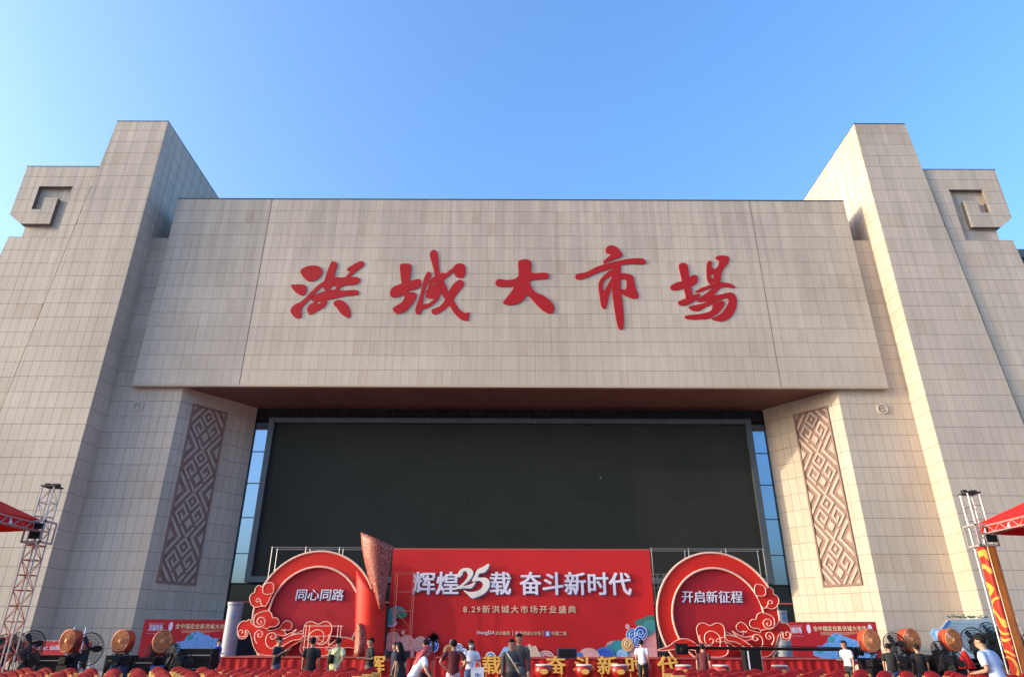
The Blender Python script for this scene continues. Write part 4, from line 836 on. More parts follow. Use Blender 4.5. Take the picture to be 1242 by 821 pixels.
def canopy(sx, lab):
    t = thing('canopy', lab, 'canopy', (sx * 16.6, 16, 0), 0)
    x0, x1, y0, y1, z, ap = 3.0, -3.2, 4.0, -5.0, 4.82, 6.75
    X = lambda a: -sx * a
    c = [(X(x0), y0, z), (X(x1), y0, z), (X(x1), y1, z), (X(x0), y1, z)]; a = (0, 0, ap)
    for i in range(4):
        P, Q = Vector(c[i]), Vector(c[(i + 1) % 4]); A = Vector(a); n = 10; V = []; F = []
        for r in range(n + 1):
            for s in range(n + 1):
                u = s / n; v = r / n; p = P.lerp(Q, u).lerp(A, v); p.z -= .10 * math.sin(math.pi * u) * (1 - v) + .10 * math.sin(math.pi * v)
                V.append(p)
        F = [(r * (n + 1) + s, r * (n + 1) + s + 1, (r + 1) * (n + 1) + s + 1, (r + 1) * (n + 1) + s) for r in range(n) for s in range(n)]
        MB().add(V, F).build('roof_cloth', M['canopy'], t, smooth=True)
        w = Vector((0, 0, -.3))
        V = []; m_ = 24
        for s in range(m_ + 1):
            p = P.lerp(Q, s / m_); p = p + Vector((0, 0, -.10 * math.sin(math.pi * s / m_))); V += [p + Vector((0, 0, -.003)), p + w + Vector((.015 * math.sin(s * 2), .015 * math.cos(s * 2), 0))]
        MB().add(V, [(2 * s, 2 * s + 1, 2 * s + 3, 2 * s + 2) for s in range(m_)]).build('valance', M['canopy'], t, smooth=True)
    # eave truss running from the tower towards the camera, hung with small lamps
    bx = X(x0 + .02)
    for dx, dz in ((0, 0), (-.16 * -sx, 0), (0, .2)): MB().tube([(bx + dx, y0 + .1, z - .32 + dz), (bx + dx, y1, z - .32 + dz)], .02, 5).build('eave_chord', M['alu'], t)
    for k in range(18):
        yy = y0 - .1 - .5 * k
        MB().tube([(bx, yy, z - .32), (bx, yy - .25, z - .12), (bx, yy - .5, z - .32)], .012, 4).build('eave_web', M['alu'], t)
        if k % 2 == 0: MB().tube([(bx, yy - .1, z - .3), (bx - .1 * -sx, yy - .1, z - .02)], [.05, .02], 6).build('eave_lamp', M['white'], t)
    return t
canopy(-1, 'dark red fabric canopy held by the bare truss at the left edge')
canopy(1, 'bright red fabric canopy held by the wrapped truss at the right edge')

# ------------------------------------------------------------------ fans
def stand(t, m, h, r=.3):
    MB().lathe([(r, 0), (r, .04), (.08, .07), (0, .07)], 20).build('base', M[m], t)
    MB().tube([(0, 0, .06), (0, 0, h)], .03, 8).build('pole', M[m], t)
def mist_fan(x, y, lab, yaw, z=1.68, grp='orange mist fans'):
    t = thing('mist_fan', lab, 'fan', (x, y, 0), yaw, grp)
    Rx = Matrix.Translation((0, 0, z)) @ Matrix.Rotation(rad(90), 4, 'X')    # local z -> -Y (front)
    stand(t, 'darkgrey', z - .36)
    MB().lathe([(.31, -.24), (.35, -.2), (.35, .18), (.37, .22), (.335, .22), (.325, .18), (.32, -.2), (.28, -.24)], 28, Rx).build('housing', M['orange'], t, smooth=True)
    g = MB()
    for r in (.335, .28, .22, .16, .1): g.tube([Rx @ Vector((r * math.cos(a), r * math.sin(a), .225 + .04 * (1 - r / .335))) for a in [2 * math.pi * k / 24 for k in range(24)]], .016, 4, closed=True)
    for k in range(16):
        a = 2 * math.pi * k / 16; g.tube([Rx @ Vector((r * math.cos(a), r * math.sin(a), .225 + .04 * (1 - r / .335))) for r in (.06, .2, .335)], .006, 4)
    g.build('grille', M['orangegrille'], t)
    MB().lathe([(0, .28), (.07, .275), (.09, .2), (.09, -.1), (0, -.1)], 16, Rx).build('hub', M['orangegrille'], t, smooth=True)
    b = MB()
    for k in range(5):
        a = 2 * math.pi * k / 5; c, s = math.cos(a), math.sin(a)
        b.add([Rx @ Vector((r * c - w * s, r * s + w * c, zz)) for r, w, zz in ((.09, -.05, .02), (.30, -.12, -.02), (.30, .10, .12), (.09, .05, .10))], [(0, 1, 2, 3)])
    b.build('blade', M['orange'], t)
    MB().tube([(-.37, 0, z), (-.39, 0, z - .3), (0, 0, z - .42), (.39, 0, z - .3), (.37, 0, z)], .022, 6).build('yoke', M['darkgrey'], t)
    MB().box(-.24, .24, -.2, .25, .35, .95).build('water_tank', M['midblue'] if R.random() < .4 else M['black'], t, bevel=.03)
    MB().box(-.17, .15, -.24, .2, .98, 1.2).build('motor_box', M['black'], t, bevel=.02)
    t.scale = (.82, .82, .97)
    MB().tube([(.1, -.1, .9), (.25, -.2, 1.1), (.2, 0, 1.3), (.05, .1, 1.45)], .015, 5).build('hose', M['black'], t)
    return t
def wire_fan(x, y, lab, yaw, z=1.55, r=.36, grp='black floor fans', tilt=0):
    t = thing('pedestal_fan', lab, 'fan', (x, y, 0), yaw, grp)
    Rx = Matrix.Translation((0, 0, z)) @ Matrix.Rotation(rad(90 - tilt), 4, 'X')
    stand(t, 'blackmetal', z - .1, .28)
    f = lambda q: .12 * (1 - (q / r) ** 2)
    for sgn, nm in ((1, 'front_cage'), (-1, 'rear_cage')):
        g = MB()
        for q in (r, r * .8, r * .6, r * .4, r * .22): g.tube([Rx @ Vector((q * math.cos(a), q * math.sin(a), sgn * (.03 + f(q)))) for a in [2 * math.pi * k / 24 for k in range(24)]], .010 if q == r else .005, 4, closed=True)
        for k in range(28):
            a = 2 * math.pi * k / 28; g.tube([Rx @ Vector((q * math.cos(a), q * math.sin(a), sgn * (.03 + f(q)))) for q in (.05, r * .5, r)], .004, 3)
        g.build(nm, M['blackmetal'], t)
    MB().lathe([(0, -.3), (.08, -.29), (.09, -.1), (.05, -.02), (.05, .06), (0, .07)], 16, Rx).build('motor', M['black'], t, smooth=True)
    b = MB()
    for k in range(3):
        a = 2 * math.pi * k / 3; c, s = math.cos(a), math.sin(a); q = r * .9
        P = [(.04, -.03, .0), (q * .6, -.10, -.03), (q, -.06, -.01), (q * .95, .08, .03), (q * .5, .10, .04), (.04, .04, .02)]
        b.add([Rx @ Vector((u * c - w * s, u * s + w * c, zz)) for u, w, zz in P], [(0, 1, 2, 3, 4, 5)])
    b.build('blade', M['darkgrey'], t)
    MB().tube([(0, .12, z - .3), (0, .14, z)], .03, 6).build('neck', M['black'], t)
    MB().box(-.06, .06, .05, .17, z - .55, z - .3).build('switch_box', M['black'], t, bevel=.01)
    return t
mist_fan(-14.2, 24, 'orange mist fan nearest the left truss, facing left', rad(-12))
mist_fan(-12.5, 24, 'orange mist fan alone in front of the left pier', rad(-6))
mist_fan(-11.25, 24, 'orange mist fan in front of the left poster board', rad(24))
mist_fan(11.68, 24, 'orange mist fan at the right edge of the right poster board', rad(4), z=1.78)
mist_fan(12.98, 24, 'orange mist fan in the middle of the right group', rad(6), z=1.80)
mist_fan(14.32, 24, 'orange mist fan nearest the pale board at right', rad(8), z=1.80)
for x, y, l, yaw, z, r in ((-16.3, 24, 'black wire fan at the left frame edge', 20, 1.42, .42), (-15.75, 24.4, 'black wire fan seen nearly edge on behind the left truss', 45, 1.55, .40),
                           (-13.35, 23.6, 'black wire fan tipped back beside the leftmost orange fan', 62, 1.40, .48), (12.3, 23.6, 'black wire fan between the first two right orange fans', -10, 1.62, .34),
                           (13.7, 23.6, 'black wire fan under the rightmost orange fan', 15, 1.40, .32), (15.0, 23.8, 'black wire fan against the pale board, left one', -8, 1.72, .40),
                           (15.75, 23.8, 'black wire fan against the pale board, right one', 8, 1.74, .40), (-10.6, 23.4, 'black wire fan standing by the equipment case', -30, 1.25, .34),
                           (16.9, 23.2, 'black wire fan behind the foreground man in pale blue', 10, 1.6, .42), (-17.0, 25.5, 'black wire fan half out of frame at far left', -15, 1.5, .4),
                           (-11.9, 25.0, 'small black wire fan between the second and third orange fans', 30, 1.3, .3), (-14.9, 23.2, 'small black wire fan low in front of the black flight case', 0, 1.2, .34),
                           (11.2, 24.6, 'small black wire fan left of the first right orange fan', -20, 1.25, .3), (13.3, 24.6, 'small dark wire fan behind the middle right crew', 25, 1.45, .3), (14.8, 22.9, 'low black wire fan right of the folded parasol', -5, 1.25, .36), (16.3, 24.9, 'black wire fan right behind the wrapped truss', 12, 1.9, .42)):
    wire_fan(x, y, l, rad(yaw), z, r, tilt=8)

for x, y, l, yaw, z, r in ((-12.0, 23.0, 'low black wire fan before the second left orange fan', 40, 1.0, .34), (-14.6, 22.6, 'low black wire fan before the leftmost orange fan', 15, 1.05, .36),
                           (-15.4, 22.2, 'low black wire fan at the foot of the bare truss', -25, 1.15, .38), (-10.0, 22.9, 'low black wire fan before the mixing desk case', 10, 1.0, .32),
                           (11.9, 22.4, 'low black wire fan before the first right orange fan', 20, 1.05, .32), (13.2, 22.2, 'low black wire fan before the middle right orange fan', -15, 1.1, .34),
                           (14.4, 22.0, 'low black wire fan left of the foreground man', 5, 1.25, .38), (15.6, 22.2, 'low black wire fan at the foot of the wrapped truss', -20, 1.3, .40)):
    wire_fan(x, y, l, rad(yaw), z, r, tilt=5)
# ------------------------------------------------------------------ equipment
def case(x, y, w, d, h, lab, z=0, m='black', cat='case', nm='equipment_case', yaw=0):
    t = thing(nm, lab, cat, (x, y, z), rad(yaw))
    MB().box(-w / 2, w / 2, -d / 2, d / 2, .02, h).build('body', M[m], t, bevel=.02)
    for s in (-1, 1):
        for q in (-1, 1): MB().box(s * w / 2 - .015, s * w / 2 + .015, q * d / 2 - .015, q * d / 2 + .015, 0, h + .01).build('corner_rail', M['darkgrey'], t)
    MB().tube([(-.1, -d / 2 - .02, h * .6), (-.1, -d / 2 - .06, h * .6), (.1, -d / 2 - .06, h * .6), (.1, -d / 2 - .02, h * .6)], .012, 5).build('handle', M['pipe'], t)
    MB().box(-w / 2 + .04, w / 2 - .04, -d / 2 - .008, -d / 2, h * .86, h * .88).build('lid_seam', M['pipe'], t)
    return t
case(-9.9, 23.8, 1.0, .6, 1.42, 'tall black mixing desk case left of the chairs')
case(-10.9, 24.6, .7, .6, 1.25, 'black flight case behind the left mixing desk')
case(-15.1, 24.8, .8, .5, 1.2, 'black flight case under the tipped fan at far left')
case(12.0, 24.8, .6, .5, 1.2, 'black amplifier rack below the first right orange fan')
case(13.5, 25.0, .7, .5, 1.25, 'black amplifier rack below the right group of fans')
case(15.4, 24.8, .8, .5, 1.2, 'black flight case below the two fans by the pale board')
case(-12.9, 24.9, .8, .5, 1.2, 'black flight case between the first two left orange fans')
case(-11.7, 24.2, .6, .5, 1.15, 'small black amplifier rack under the third left orange fan')
case(14.45, 24.9, .7, .5, 1.3, 'black amplifier rack behind the folded parasol')
case(16.2, 24.2, .8, .5, 1.4, 'black flight case behind the foreground man')
case(17.1, 24.4, .7, .5, 1.95, 'tall black speaker case right of the wrapped truss')
t = thing('folded_parasol', 'folded red parasol cone among the right fans', 'parasol', (13.95, 22.8, 0))
MB().tube([(0, 0, 0), (0, 0, 1.5)], .02, 6).build('pole', M['pipe'], t)
MB().lathe([(.24, .95), (.2, 1.1), (.06, 1.42), (0, 1.46)], 14).build('cloth', M['canopy'], t)

t = thing('stage_monitor', 'dark blue monitor box standing at the front of the stage centre', 'monitor', (2.6, 33.3, 1.0))
MB().box(-.42, .42, 0, .3, 0, .42).build('body', M['navy'], t, bevel=.02); MB().box(-.36, .36, -.01, .0, .05, .37).build('screen', M['black'], t)
t = thing('stage_monitor', 'dark blue monitor box low at the left foot of the backdrop', 'monitor', (-5.0, 33.2, 1.0))
MB().box(-.55, .55, 0, .3, 0, .3).build('body', M['navy'], t, bevel=.02); MB().box(-.49, .49, -.01, .0, .04, .26).build('screen', M['black'], t)
t = thing('loudspeaker', 'black loudspeaker with white side strip in front of the right round board', 'speaker', (9.9, 30.5, 0))
MB().box(-.33, .33, -.25, .25, .60, 1.42).build('cabinet', M['black'], t, bevel=.02)
MB().box(-.22, -.16, -.26, -.25, .68, 1.36).build('white_strip', M['white'], t)
MB().box(-.36, .36, -.27, .27, 1.42, 1.44).box(.33, .35, -.26, -.24, .6, 1.42).build('edge_trim', M['pipe'], t)
for a, b in ((-.25, -.2), (.25, -.2), (-.25, .2), (.25, .2)): MB().tube([(a, b, 0), (a, b, .6)], .02, 5).build('leg', M['pipe'], t)
# spiky dark plant in front of the backdrop art
t = thing('spiky_plant', 'dark spiky plant in front of the blue cloud art', 'plant', (-3.55, 34.5, 1.0))
mb = MB()
for k in range(150):
    a = R.uniform(0, 6.28); e = R.uniform(-.5, 1.4); l = R.uniform(.28, .46); c = Vector((0, 0, .75))
    d_ = Vector((math.cos(a) * math.cos(e), math.sin(a) * math.cos(e), math.sin(e)))
    p = c + d_ * l; s_ = d_.orthogonal().normalized() * .035
    mb.add([c + s_, c - s_, p], [(0, 1, 2)])
mb.build('leaves', M['black'], t); MB().tube([(0, 0, 0), (0, 0, .75)], .06, 8).build('stem', M['black'], t)

# camera crane
t = thing('camera_crane', 'long black camera crane arm reaching level over the right chairs', 'camera crane', (6.35, 25, 0))
MB().tube([(-.4, 0, 1.49), (5.6, 0, 1.45)], .05, 8).build('boom', M['black'], t)
MB().tube([(-.4, 0, 1.62), (5.5, 0, 1.50)], .012, 4).build('tension_cable', M['black'], t)
for a in (0, 2.1, 4.2): MB().tube([(0, 0, 1.3), (.45 * math.cos(a), .45 * math.sin(a), 0)], .025, 6).build('tripod_leg', M['darkgrey'], t)
MB().tube([(0, 0, 1.25), (0, 0, 1.55)], .06, 8).build('pivot', M['black'], t)
MB().box(-.75, -.35, -.12, .12, 1.28, 1.62).box(-.62, -.5, -.3, -.1, 1.38, 1.5).build('camera_head', M['black'], t, bevel=.01)
for k in range(3): MB().lathe([(.14, -.03), (.14, .03), (0, .03)], 16, Matrix.Translation((5.2 + .15 * k, 0, 1.40)) @ Matrix.Rotation(rad(90), 4, 'Y')).build('counterweight', M['darkgrey'], t)

# drums on stands before the stage
drum0 = None
for i, (x, lab) in enumerate(((1.42, 'first red and gold drum from the left'), (3.1, 'second red and gold drum from the left'), (4.55, 'third red and gold drum from the left'),
                              (7.2, 'red and gold drum left of the loudspeaker'), (8.75, 'red and gold drum touching the left of the loudspeaker'), (11.2, 'rightmost red and gold drum before the stage'))):
    if drum0 is None:
        t = drum0 = thing('drum', lab, 'drum', (x, 31, 0), 0, 'drums before the stage'); t.scale = (.85, .85, .86)
        MB().lathe([(.36, .42), (.44, .55), (.46, .68), (.44, .82), (.38, .92)], 24).build('shell', M['drum'], t, smooth=True)
        MB().lathe([(.385, .90), (.39, .95), (.3, .965), (0, .965)], 24).build('drumhead', M['cream'], t)
        mb = MB()
        for k in range(24): a = 2 * math.pi * k / 24; mb.add([Vector((.40 * math.cos(a), .40 * math.sin(a), .84)), Vector((.43 * math.cos(a + .08), .43 * math.sin(a + .08), .80)), Vector((.40 * math.cos(a + .16), .40 * math.sin(a + .16), .84)), Vector((.395 * math.cos(a + .08), .395 * math.sin(a + .08), .88))], [(0, 1, 2, 3)])
        mb.build('studs', M['gold'], t)
        MB().prism(crom([(.2 * math.cos(k * 1.05), -.465, .66 + .12 * math.sin(k * 1.05)) for k in range(6)], 2), (0, .03, 0)).build('gold_crest', M['gold'], t)
        for a in (.8, 2.4, 3.9, 5.5): MB().tube([(.3 * math.cos(a), .3 * math.sin(a), 0), (.3 * math.cos(a), .3 * math.sin(a), .5)], .025, 5).build('stand_leg', M['gold'], t)
    else:
        t = copy_tree(drum0); t.location = (x, 31, 0); t.scale = (.85, .85, .86); t['label'] = lab

# ------------------------------------------------------------------ covered chairs
def make_chair():
    t = thing('covered_chair', 'chair', 'chair', (0, 0, 0), 0, 'red covered banquet chairs in rows')
    mb = MB(); n = 8; outl = [(-.225, .0), (-.225, .45), (-.215, .80)] + [(-.215 * math.cos(a), .80 + .16 * math.sin(a)) for a in [math.pi * k / n for k in range(1, n)]] + [(.215, .80), (.225, .45), (.225, .0)]
    rings = []
    for yy, s in ((-.26, .90), (-.235, 1.0), (-.20, .98), (-.175, .9)): rings.append([(a * s, yy + .06 * (1 - b) * -1, b * (1 if s > .95 else .985)) for a, b in outl])
    mb.loft(rings); mb.build('back_cover', M['chair'], t, smooth=False)
    mb = MB(); mb.loft([[(-.22, -.2, .46), (.22, -.2, .46), (.23, .24, .47), (-.23, .24, .47)], [(-.24, -.2, .02), (.24, -.2, .02), (.26, .27, .02), (-.26, .27, .02)]]); mb.build('seat_skirt', M['chair'], t)
    mb = MB(); mb.loft([[(-.232, -.285, z), (.232, -.285, z), (.232, -.17, z), (-.232, -.17, z)] for z in (.70, .83)]); mb.build('sash', M['goldcloth'], t, bevel=.02)
    mb = MB()
    for s in (-1, 1):
        mb.add([(0, -.31, .72), (s * .17, -.34, .82), (s * .19, -.33, .70), (s * .14, -.32, .63), (s * .02, -.37, .72)], [(0, 1, 4), (1, 2, 4), (2, 3, 4), (3, 0, 4), (0, 3, 2, 1)])
        mb.add([(0, -.30, .72), (s * .03, -.33, .71), (s * .13, -.33, .40), (s * .05, -.31, .38)], [(0, 1, 2, 3), (3, 2, 1, 0)])
    mb.box(-.03, .03, -.36, -.30, .68, .76); mb.build('bow', M['goldcloth'], t)
    return t
M['chair'] = mat('red satin chair cover', (.36, .008, .008), .5, spec=.3, noise=.15, scale=6, bump=.3, bscale=9)
ch0 = make_chair(); first = True
xs_all = [(-1, 4.0, 17), (1, 4.7, 17)]
ORD = ['first', 'second', 'third', 'fourth', 'fifth', 'sixth', 'seventh', 'eighth', 'ninth', 'tenth', 'eleventh', 'twelfth', 'thirteenth', 'fourteenth', 'fifteenth', 'sixteenth', 'seventeenth']
for row in range(5):
    y = 17.2 + 1.22 * row
    for sgn, xa, cnt in xs_all:
        for k in range(cnt):
            x = sgn * (xa + .62 * k) + R.uniform(-.04, .04)
            if abs(x) > (y * .911 + .3) * 640 / 818 or (y > 22 and abs(x) > 10.3): continue
            t = ch0 if first else copy_tree(ch0); first = False
            t.location = (x, y + R.uniform(-.05, .05), 0); t.rotation_euler.z = rad(R.uniform(-5, 5))
            t['label'] = 'gold bowed red chair, %s from the aisle, %s row, %s block' % (ORD[k], ORD[row], 'left' if sgn < 0 else 'right')
            t['group'] = 'red covered chairs, %s block' % ('left' if sgn < 0 else 'right')

# ------------------------------------------------------------------ people
def person(lab, loc, yaw, shirt, trousers, h=1.70, lean=0, armL='down', armR='down', hair='short', hairm='hair', long_sleeve=False, skirt=False, female=False, bag=None, mask=False, step=.06, grp=None, cap=False):
    """figure in local coordinates facing -Y; skin modifier body baked to a mesh, clothes and hair as children"""
    t = thing('person', lab, 'person', loc, rad(yaw), grp); k = h / 1.72
    ln = Matrix.Rotation(rad(lean), 3, 'X')      # positive lean tips the trunk towards -Y
    hip = Vector((0, 0, .94))
    def up(p): return (hip + ln @ (Vector(p) - hip)) * k
    def lo(p): return Vector(p) * k
    sw = .165 if female else .19
    V = []; E = []; RR = []
    def add(p, r, par=None):
        V.append(p); RR.append(r * k if not isinstance(r, tuple) else (r[0] * k, r[1] * k))
        if par is not None: E.append((par, len(V) - 1))
        return len(V) - 1
    pel = add(up((0, 0, .95)), (.12, .10)); sp = add(up((0, .01, 1.12)), (.115, .09), pel); chst = add(up((0, .01, 1.32)), (.14, .10), sp)
    nb = add(up((0, .01, 1.45)), .065, chst); nk = add(up((0, 0, 1.51)), .052, nb); jw = add(up((0, -.022, 1.575)), .078, nk); hm = add(up((0, -.010, 1.645)), (.098, .108), jw); cr = add(up((0, -.002, 1.705)), .085, hm)
    add(up((0, -.105, 1.615)), .011, jw)
    for s in (-1, 1): add(up((s * .082, .0, 1.625)), .014, hm)
    arms = {}
    for s, pose in ((-1, armL), (1, armR)):
        sh = up((s * sw, .01, 1.42))
        P = dict(down=[(.225, .03, 1.14), (.235, -.04, .90)], hold=[(.23, .02, 1.16), (.10, -.24, 1.18)], hips=[(.36, .10, 1.20), (.17, .0, 1.02)],
                 phone=[(.24, -.05, 1.18), (.10, -.28, 1.34)], out=[(.33, -.10, 1.22), (.42, -.30, 1.12)], bag=[(.24, .02, 1.14), (.26, -.10, .92)], back=[(.28, .12, 1.16), (.20, .22, .94)])[pose]
        el, wr = up((s * P[0][0], P[0][1], P[0][2])), up((s * P[1][0], P[1][1], P[1][2]))
        a = add(sh, .052, chst); b = add(el, .040, a); c = add(wr, .026, b)
        d = (wr - el).normalized(); pm = add(wr + d * .06 * k, .032, c)
        side = d.cross(Vector((0, 0, 1))); side = side.normalized() if side.length > .2 else Vector((0, 1, 0))
        for q, ln_ in ((-.03, .07), (-.01, .085), (.01, .08), (.03, .065)):
            f1 = add(wr + (d * (.10) + side * q) * k, .009, pm); add(wr + (d * (.10 + ln_ * .9) + side * q * 1.1) * k - Vector((0, 0, .012)), .007, f1)
        f1 = add(wr + (d * .05 + side * .05) * k, .010, pm); add(wr + (d * .09 + side * .07) * k, .008, f1)
        arms[s] = (sh, el, wr)
    legs = {}
    for s in (-1, 1):
        hp, kn, an, to = lo((s * .09, 0, .92)), lo((s * .105, -.02 + s * step, .50)), lo((s * .11, .02 + s * step * 1.6, .09)), lo((s * .12, -.13 + s * step * 1.6, .045))
        a = add(hp, .085, pel); b = add(kn, .056, a); c = add(an, .038, b); add(to, .034, c); legs[s] = (hp, kn, an, to)
    me = bpy.data.meshes.new('body'); me.from_pydata([tuple(v) for v in V], E, [])
    o = bpy.data.objects.new('body', me); COL.objects.link(o)
    sk = o.modifiers.new('skin', 'SKIN'); sk.use_smooth_shade = True
    for i, v in enumerate(me.skin_vertices[0].data):
        r = RR[i]; v.radius = r if isinstance(r, tuple) else (r, r); v.use_root = (i == 0)
    sb = o.modifiers.new('sub', 'SUBSURF'); sb.levels = 1; sb.render_levels = 1
    dg = bpy.context.evaluated_depsgraph_get(); dg.update()
    nm_ = bpy.data.meshes.new_from_object(o.evaluated_get(dg)); bpy.data.objects.remove(o)
    nm_.name = 'body'; nm_.materials.clear(); nm_.materials.append(M['skin'])
    for p in nm_.polygons: p.use_smooth = True
    link(bpy.data.objects.new('body', nm_), t)
    # shirt
    mb = MB(); f_ = .92 if female else 1.0
    rows = [(.88, .155, .115), (.98, .16, .12), (1.10, .145, .11), (1.22, .165, .12), (1.33, .185, .125), (1.41, .19, .11), (1.455, .13, .085), (1.475, .075, .065)]
    rings = []
    for z, rx, ry in rows:
        c = up((0, .01, z)); w = 1 + .03 * math.sin(z * 40)
        rings.append([c + ln @ Vector((rx * f_ * w * math.cos(a), ry * f_ * math.sin(a), 0)) * k for a in [2 * math.pi * q / 16 for q in range(16)]])
    mb.loft(rings)
    for s in (-1, 1):
        sh, el, wr = arms[s]; e = wr if long_sleeve else sh.lerp(el, .72)
        pts = [sh + Vector((-s * .05, 0, -.01)) * k, sh.lerp(el, .2), sh.lerp(el, .5), e] if not long_sleeve else [sh + Vector((-s * .05, 0, -.01)) * k, sh.lerp(el, .3), el, el.lerp(wr, .5), e]
        mb.tube(pts, [.075 * k, .070 * k, .066 * k, .064 * k] if not long_sleeve else [.075 * k, .066 * k, .054 * k, .045 * k, .04 * k], 12)
    so = mb.build('shirt', M[shirt], t, smooth=True)
    # trousers or skirt
    mb = MB()
    if skirt:
        mb.loft([[Vector((rx * math.cos(a), ry * math.sin(a), z)) * k for a in [2 * math.pi * q / 18 for q in range(18)]] for z, rx, ry in ((.98, .14, .11), (.90, .17, .13), (.7, .22, .18), (.55, .26, .22))])
        mb.build('skirt', M[trousers], t, smooth=True)
    else:
        mb.loft([[Vector((rx * math.cos(a), ry * math.sin(a), z)) * k for a in [2 * math.pi * q / 18 for q in range(18)]] for z, rx, ry in ((1.0, .15, .11), (.92, .175, .125), (.84, .185, .12), (.80, .16, .10))])
        for s in (-1, 1):
            hp, kn, an, to = legs[s]; mb.tube([hp + Vector((0, 0, .0)), hp.lerp(kn, .35), kn, kn.lerp(an, .5), an + Vector((0, 0, .03))], [.098 * k, .092 * k, .07 * k, .062 * k, .058 * k], 12)
        mb.build('trousers', M[trousers], t, smooth=True)
    mb = MB()
    for s in (-1, 1):
        hp, kn, an, to = legs[s]; c = an.lerp(to, .5)
        rings = [[Vector((c.x + rx * math.cos(a), c.y + oy + ry * math.sin(a), z)) for a in [2 * math.pi * q / 12 for q in range(12)]] for z, rx, ry, oy in ((0.004, .045 * k, .13 * k, 0), (.04 * k, .05 * k, .13 * k, 0), (.09 * k, .042 * k, .07 * k, .05 * k))]
        mb.loft(rings)
    mb.build('shoes', M['shoe'], t, smooth=True)
    # hair: a shell over crown and back of the head
    mb = MB(); n1, n2 = 14, 18; hc = Vector((0, .004, 1.655)); HV = []
    for i in range(n1 + 1):
        th = math.pi * .84 * i / n1
        for j in range(n2):
            ph = 2 * math.pi * j / n2; rr = .099 + R.uniform(-.002, .004)
            front = max(0, -math.sin(ph)); back = max(0, math.sin(ph)); tt = min(th, math.pi * (.56 - .22 * front ** .6 + .26 * back ** .5))
            lim = math.pi * (.56 - .22 * front ** .6 + .26 * back ** .5); rr *= 1 - .10 * min(1, th / lim) ** 5
            p = hc + Vector((rr * .93 * math.sin(tt) * math.cos(ph), rr * 1.06 * math.sin(tt) * math.sin(ph) + .005, rr * 1.02 * math.cos(tt)))
            HV.append(up(p))
    HF = [(i * n2 + j, i * n2 + (j + 1) % n2, (i + 1) * n2 + (j + 1) % n2, (i + 1) * n2 + j) for i in range(n1) for j in range(n2)]
    mb.add(HV, HF)
    if hair == 'long':
        rings = []
        for z, rx, ry, oy in ((1.68, .10, .085, .03), (1.60, .108, .075, .05), (1.50, .115, .06, .075), (1.40, .12, .045, .095), (1.28, .10, .035, .11), (1.20, .05, .02, .115)):
            rings.append([up((rx * math.cos(a), oy + ry * math.sin(a), z)) for a in [2 * math.pi * q / 14 for q in range(14)]])
        mb.loft(rings)
    mb.build('cap' if cap else 'hair', M[hairm], t, smooth=True)
    # face: brows, eyes and mouth
    mb = MB()
    for s in (-1, 1):
        P = up((s * .032, -.098, 1.632)); mb.box(P.x - .012, P.x + .012, P.y - .006, P.y + .01, P.z - .004, P.z + .006)
        P = up((s * .032, -.098, 1.652)); mb.box(P.x - .016, P.x + .016, P.y - .005, P.y + .01, P.z - .002, P.z + .003)
    mb.build('eyes', M['hair'], t)
    P = up((0, -.092, 1.575)); MB().box(P.x - .02, P.x + .02, P.y - .004, P.y + .01, P.z - .003, P.z + .004).build('mouth', M['pinkhair'], t)
    if mask:
        MB().loft([[up((rx * math.cos(a), -.05 + -ry * abs(math.sin(a)), z)) for a in [math.pi * q / 8 for q in range(9)]] for z, rx, ry in ((1.545, .04, .055), (1.57, .065, .075), (1.61, .072, .078))], caps=False).build('face_mask', M['white'], t, smooth=True)
    if bag == 'sling':
        pts = [up(p) for p in ((-.15, .12, 1.44), (-.05, .16, 1.32), (.06, .16, 1.18), (.15, .10, 1.05), (.16, -.06, 1.05), (.02, -.15, 1.2), (-.12, -.12, 1.38))]
        MB().tube(pts, .014 * k, 5, closed=True).build('bag_strap', M['black'], t)
        mb = MB(); c = up((.06, .19, 1.16)); mb.loft([[c + Vector((rx * math.cos(a), ry * math.sin(a), z)) for a in [2 * math.pi * q / 12 for q in range(12)]] for z, rx, ry in ((-.12, .05, .03), (-.08, .09, .06), (.06, .09, .06), (.12, .05, .03))]); mb.build('sling_bag', M['black'], t, smooth=True)
    if bag == 'strap':
        pts = [up(p) for p in ((-.13, -.12, 1.42), (-.03, -.155, 1.28), (.08, -.155, 1.12), (.17, -.08, .98), (.14, .12, 1.05), (0, .15, 1.25), (-.14, .1, 1.42))]
        MB().tube(pts, .016 * k, 5, closed=True).build('bag_strap', M['cream'], t)
    return t
def carried(x, y, z, w, h, lab, m, nm, yaw=0):
    t = thing(nm, lab, 'bag', (x, y, z), rad(yaw))
    MB().loft([[(-w / 2, -.05, -h), (w / 2, -.05, -h), (w / 2, .05, -h), (-w / 2, .05, -h)], [(-w / 2 - .01, -.02, 0), (w / 2 + .01, -.02, 0), (w / 2 + .01, .02, 0), (-w / 2 - .01, .02, 0)]]).build('pouch', M[m], t)
    MB().tube([(-w / 4, 0, -.01), (-w / 5, 0, .12), (w / 5, 0, .12), (w / 4, 0, -.01)], .008, 4).build('handles', M[m], t)
    MB().box(-.05, -.02, -.052, -.045, -h * .65, -h * .4).box(.0, .03, -.052, -.045, -h * .65, -h * .4).build('print', M['midblue'], t)
    return t
def at(u, y): return (u - 619) / 818 * (y * .9113)
P_ = person
P_('man in black shirt holding a phone, first of the group before the left round board', (at(340, 23), 23, 0), 75, 'shirt_black', 'trousers_grey', 1.74, armL='phone', armR='phone')
P_('man in black tee seen from behind before the left round board', (at(381, 21.5), 21.5, 0), 180, 'shirt_black', 'trousers_black', 1.72)
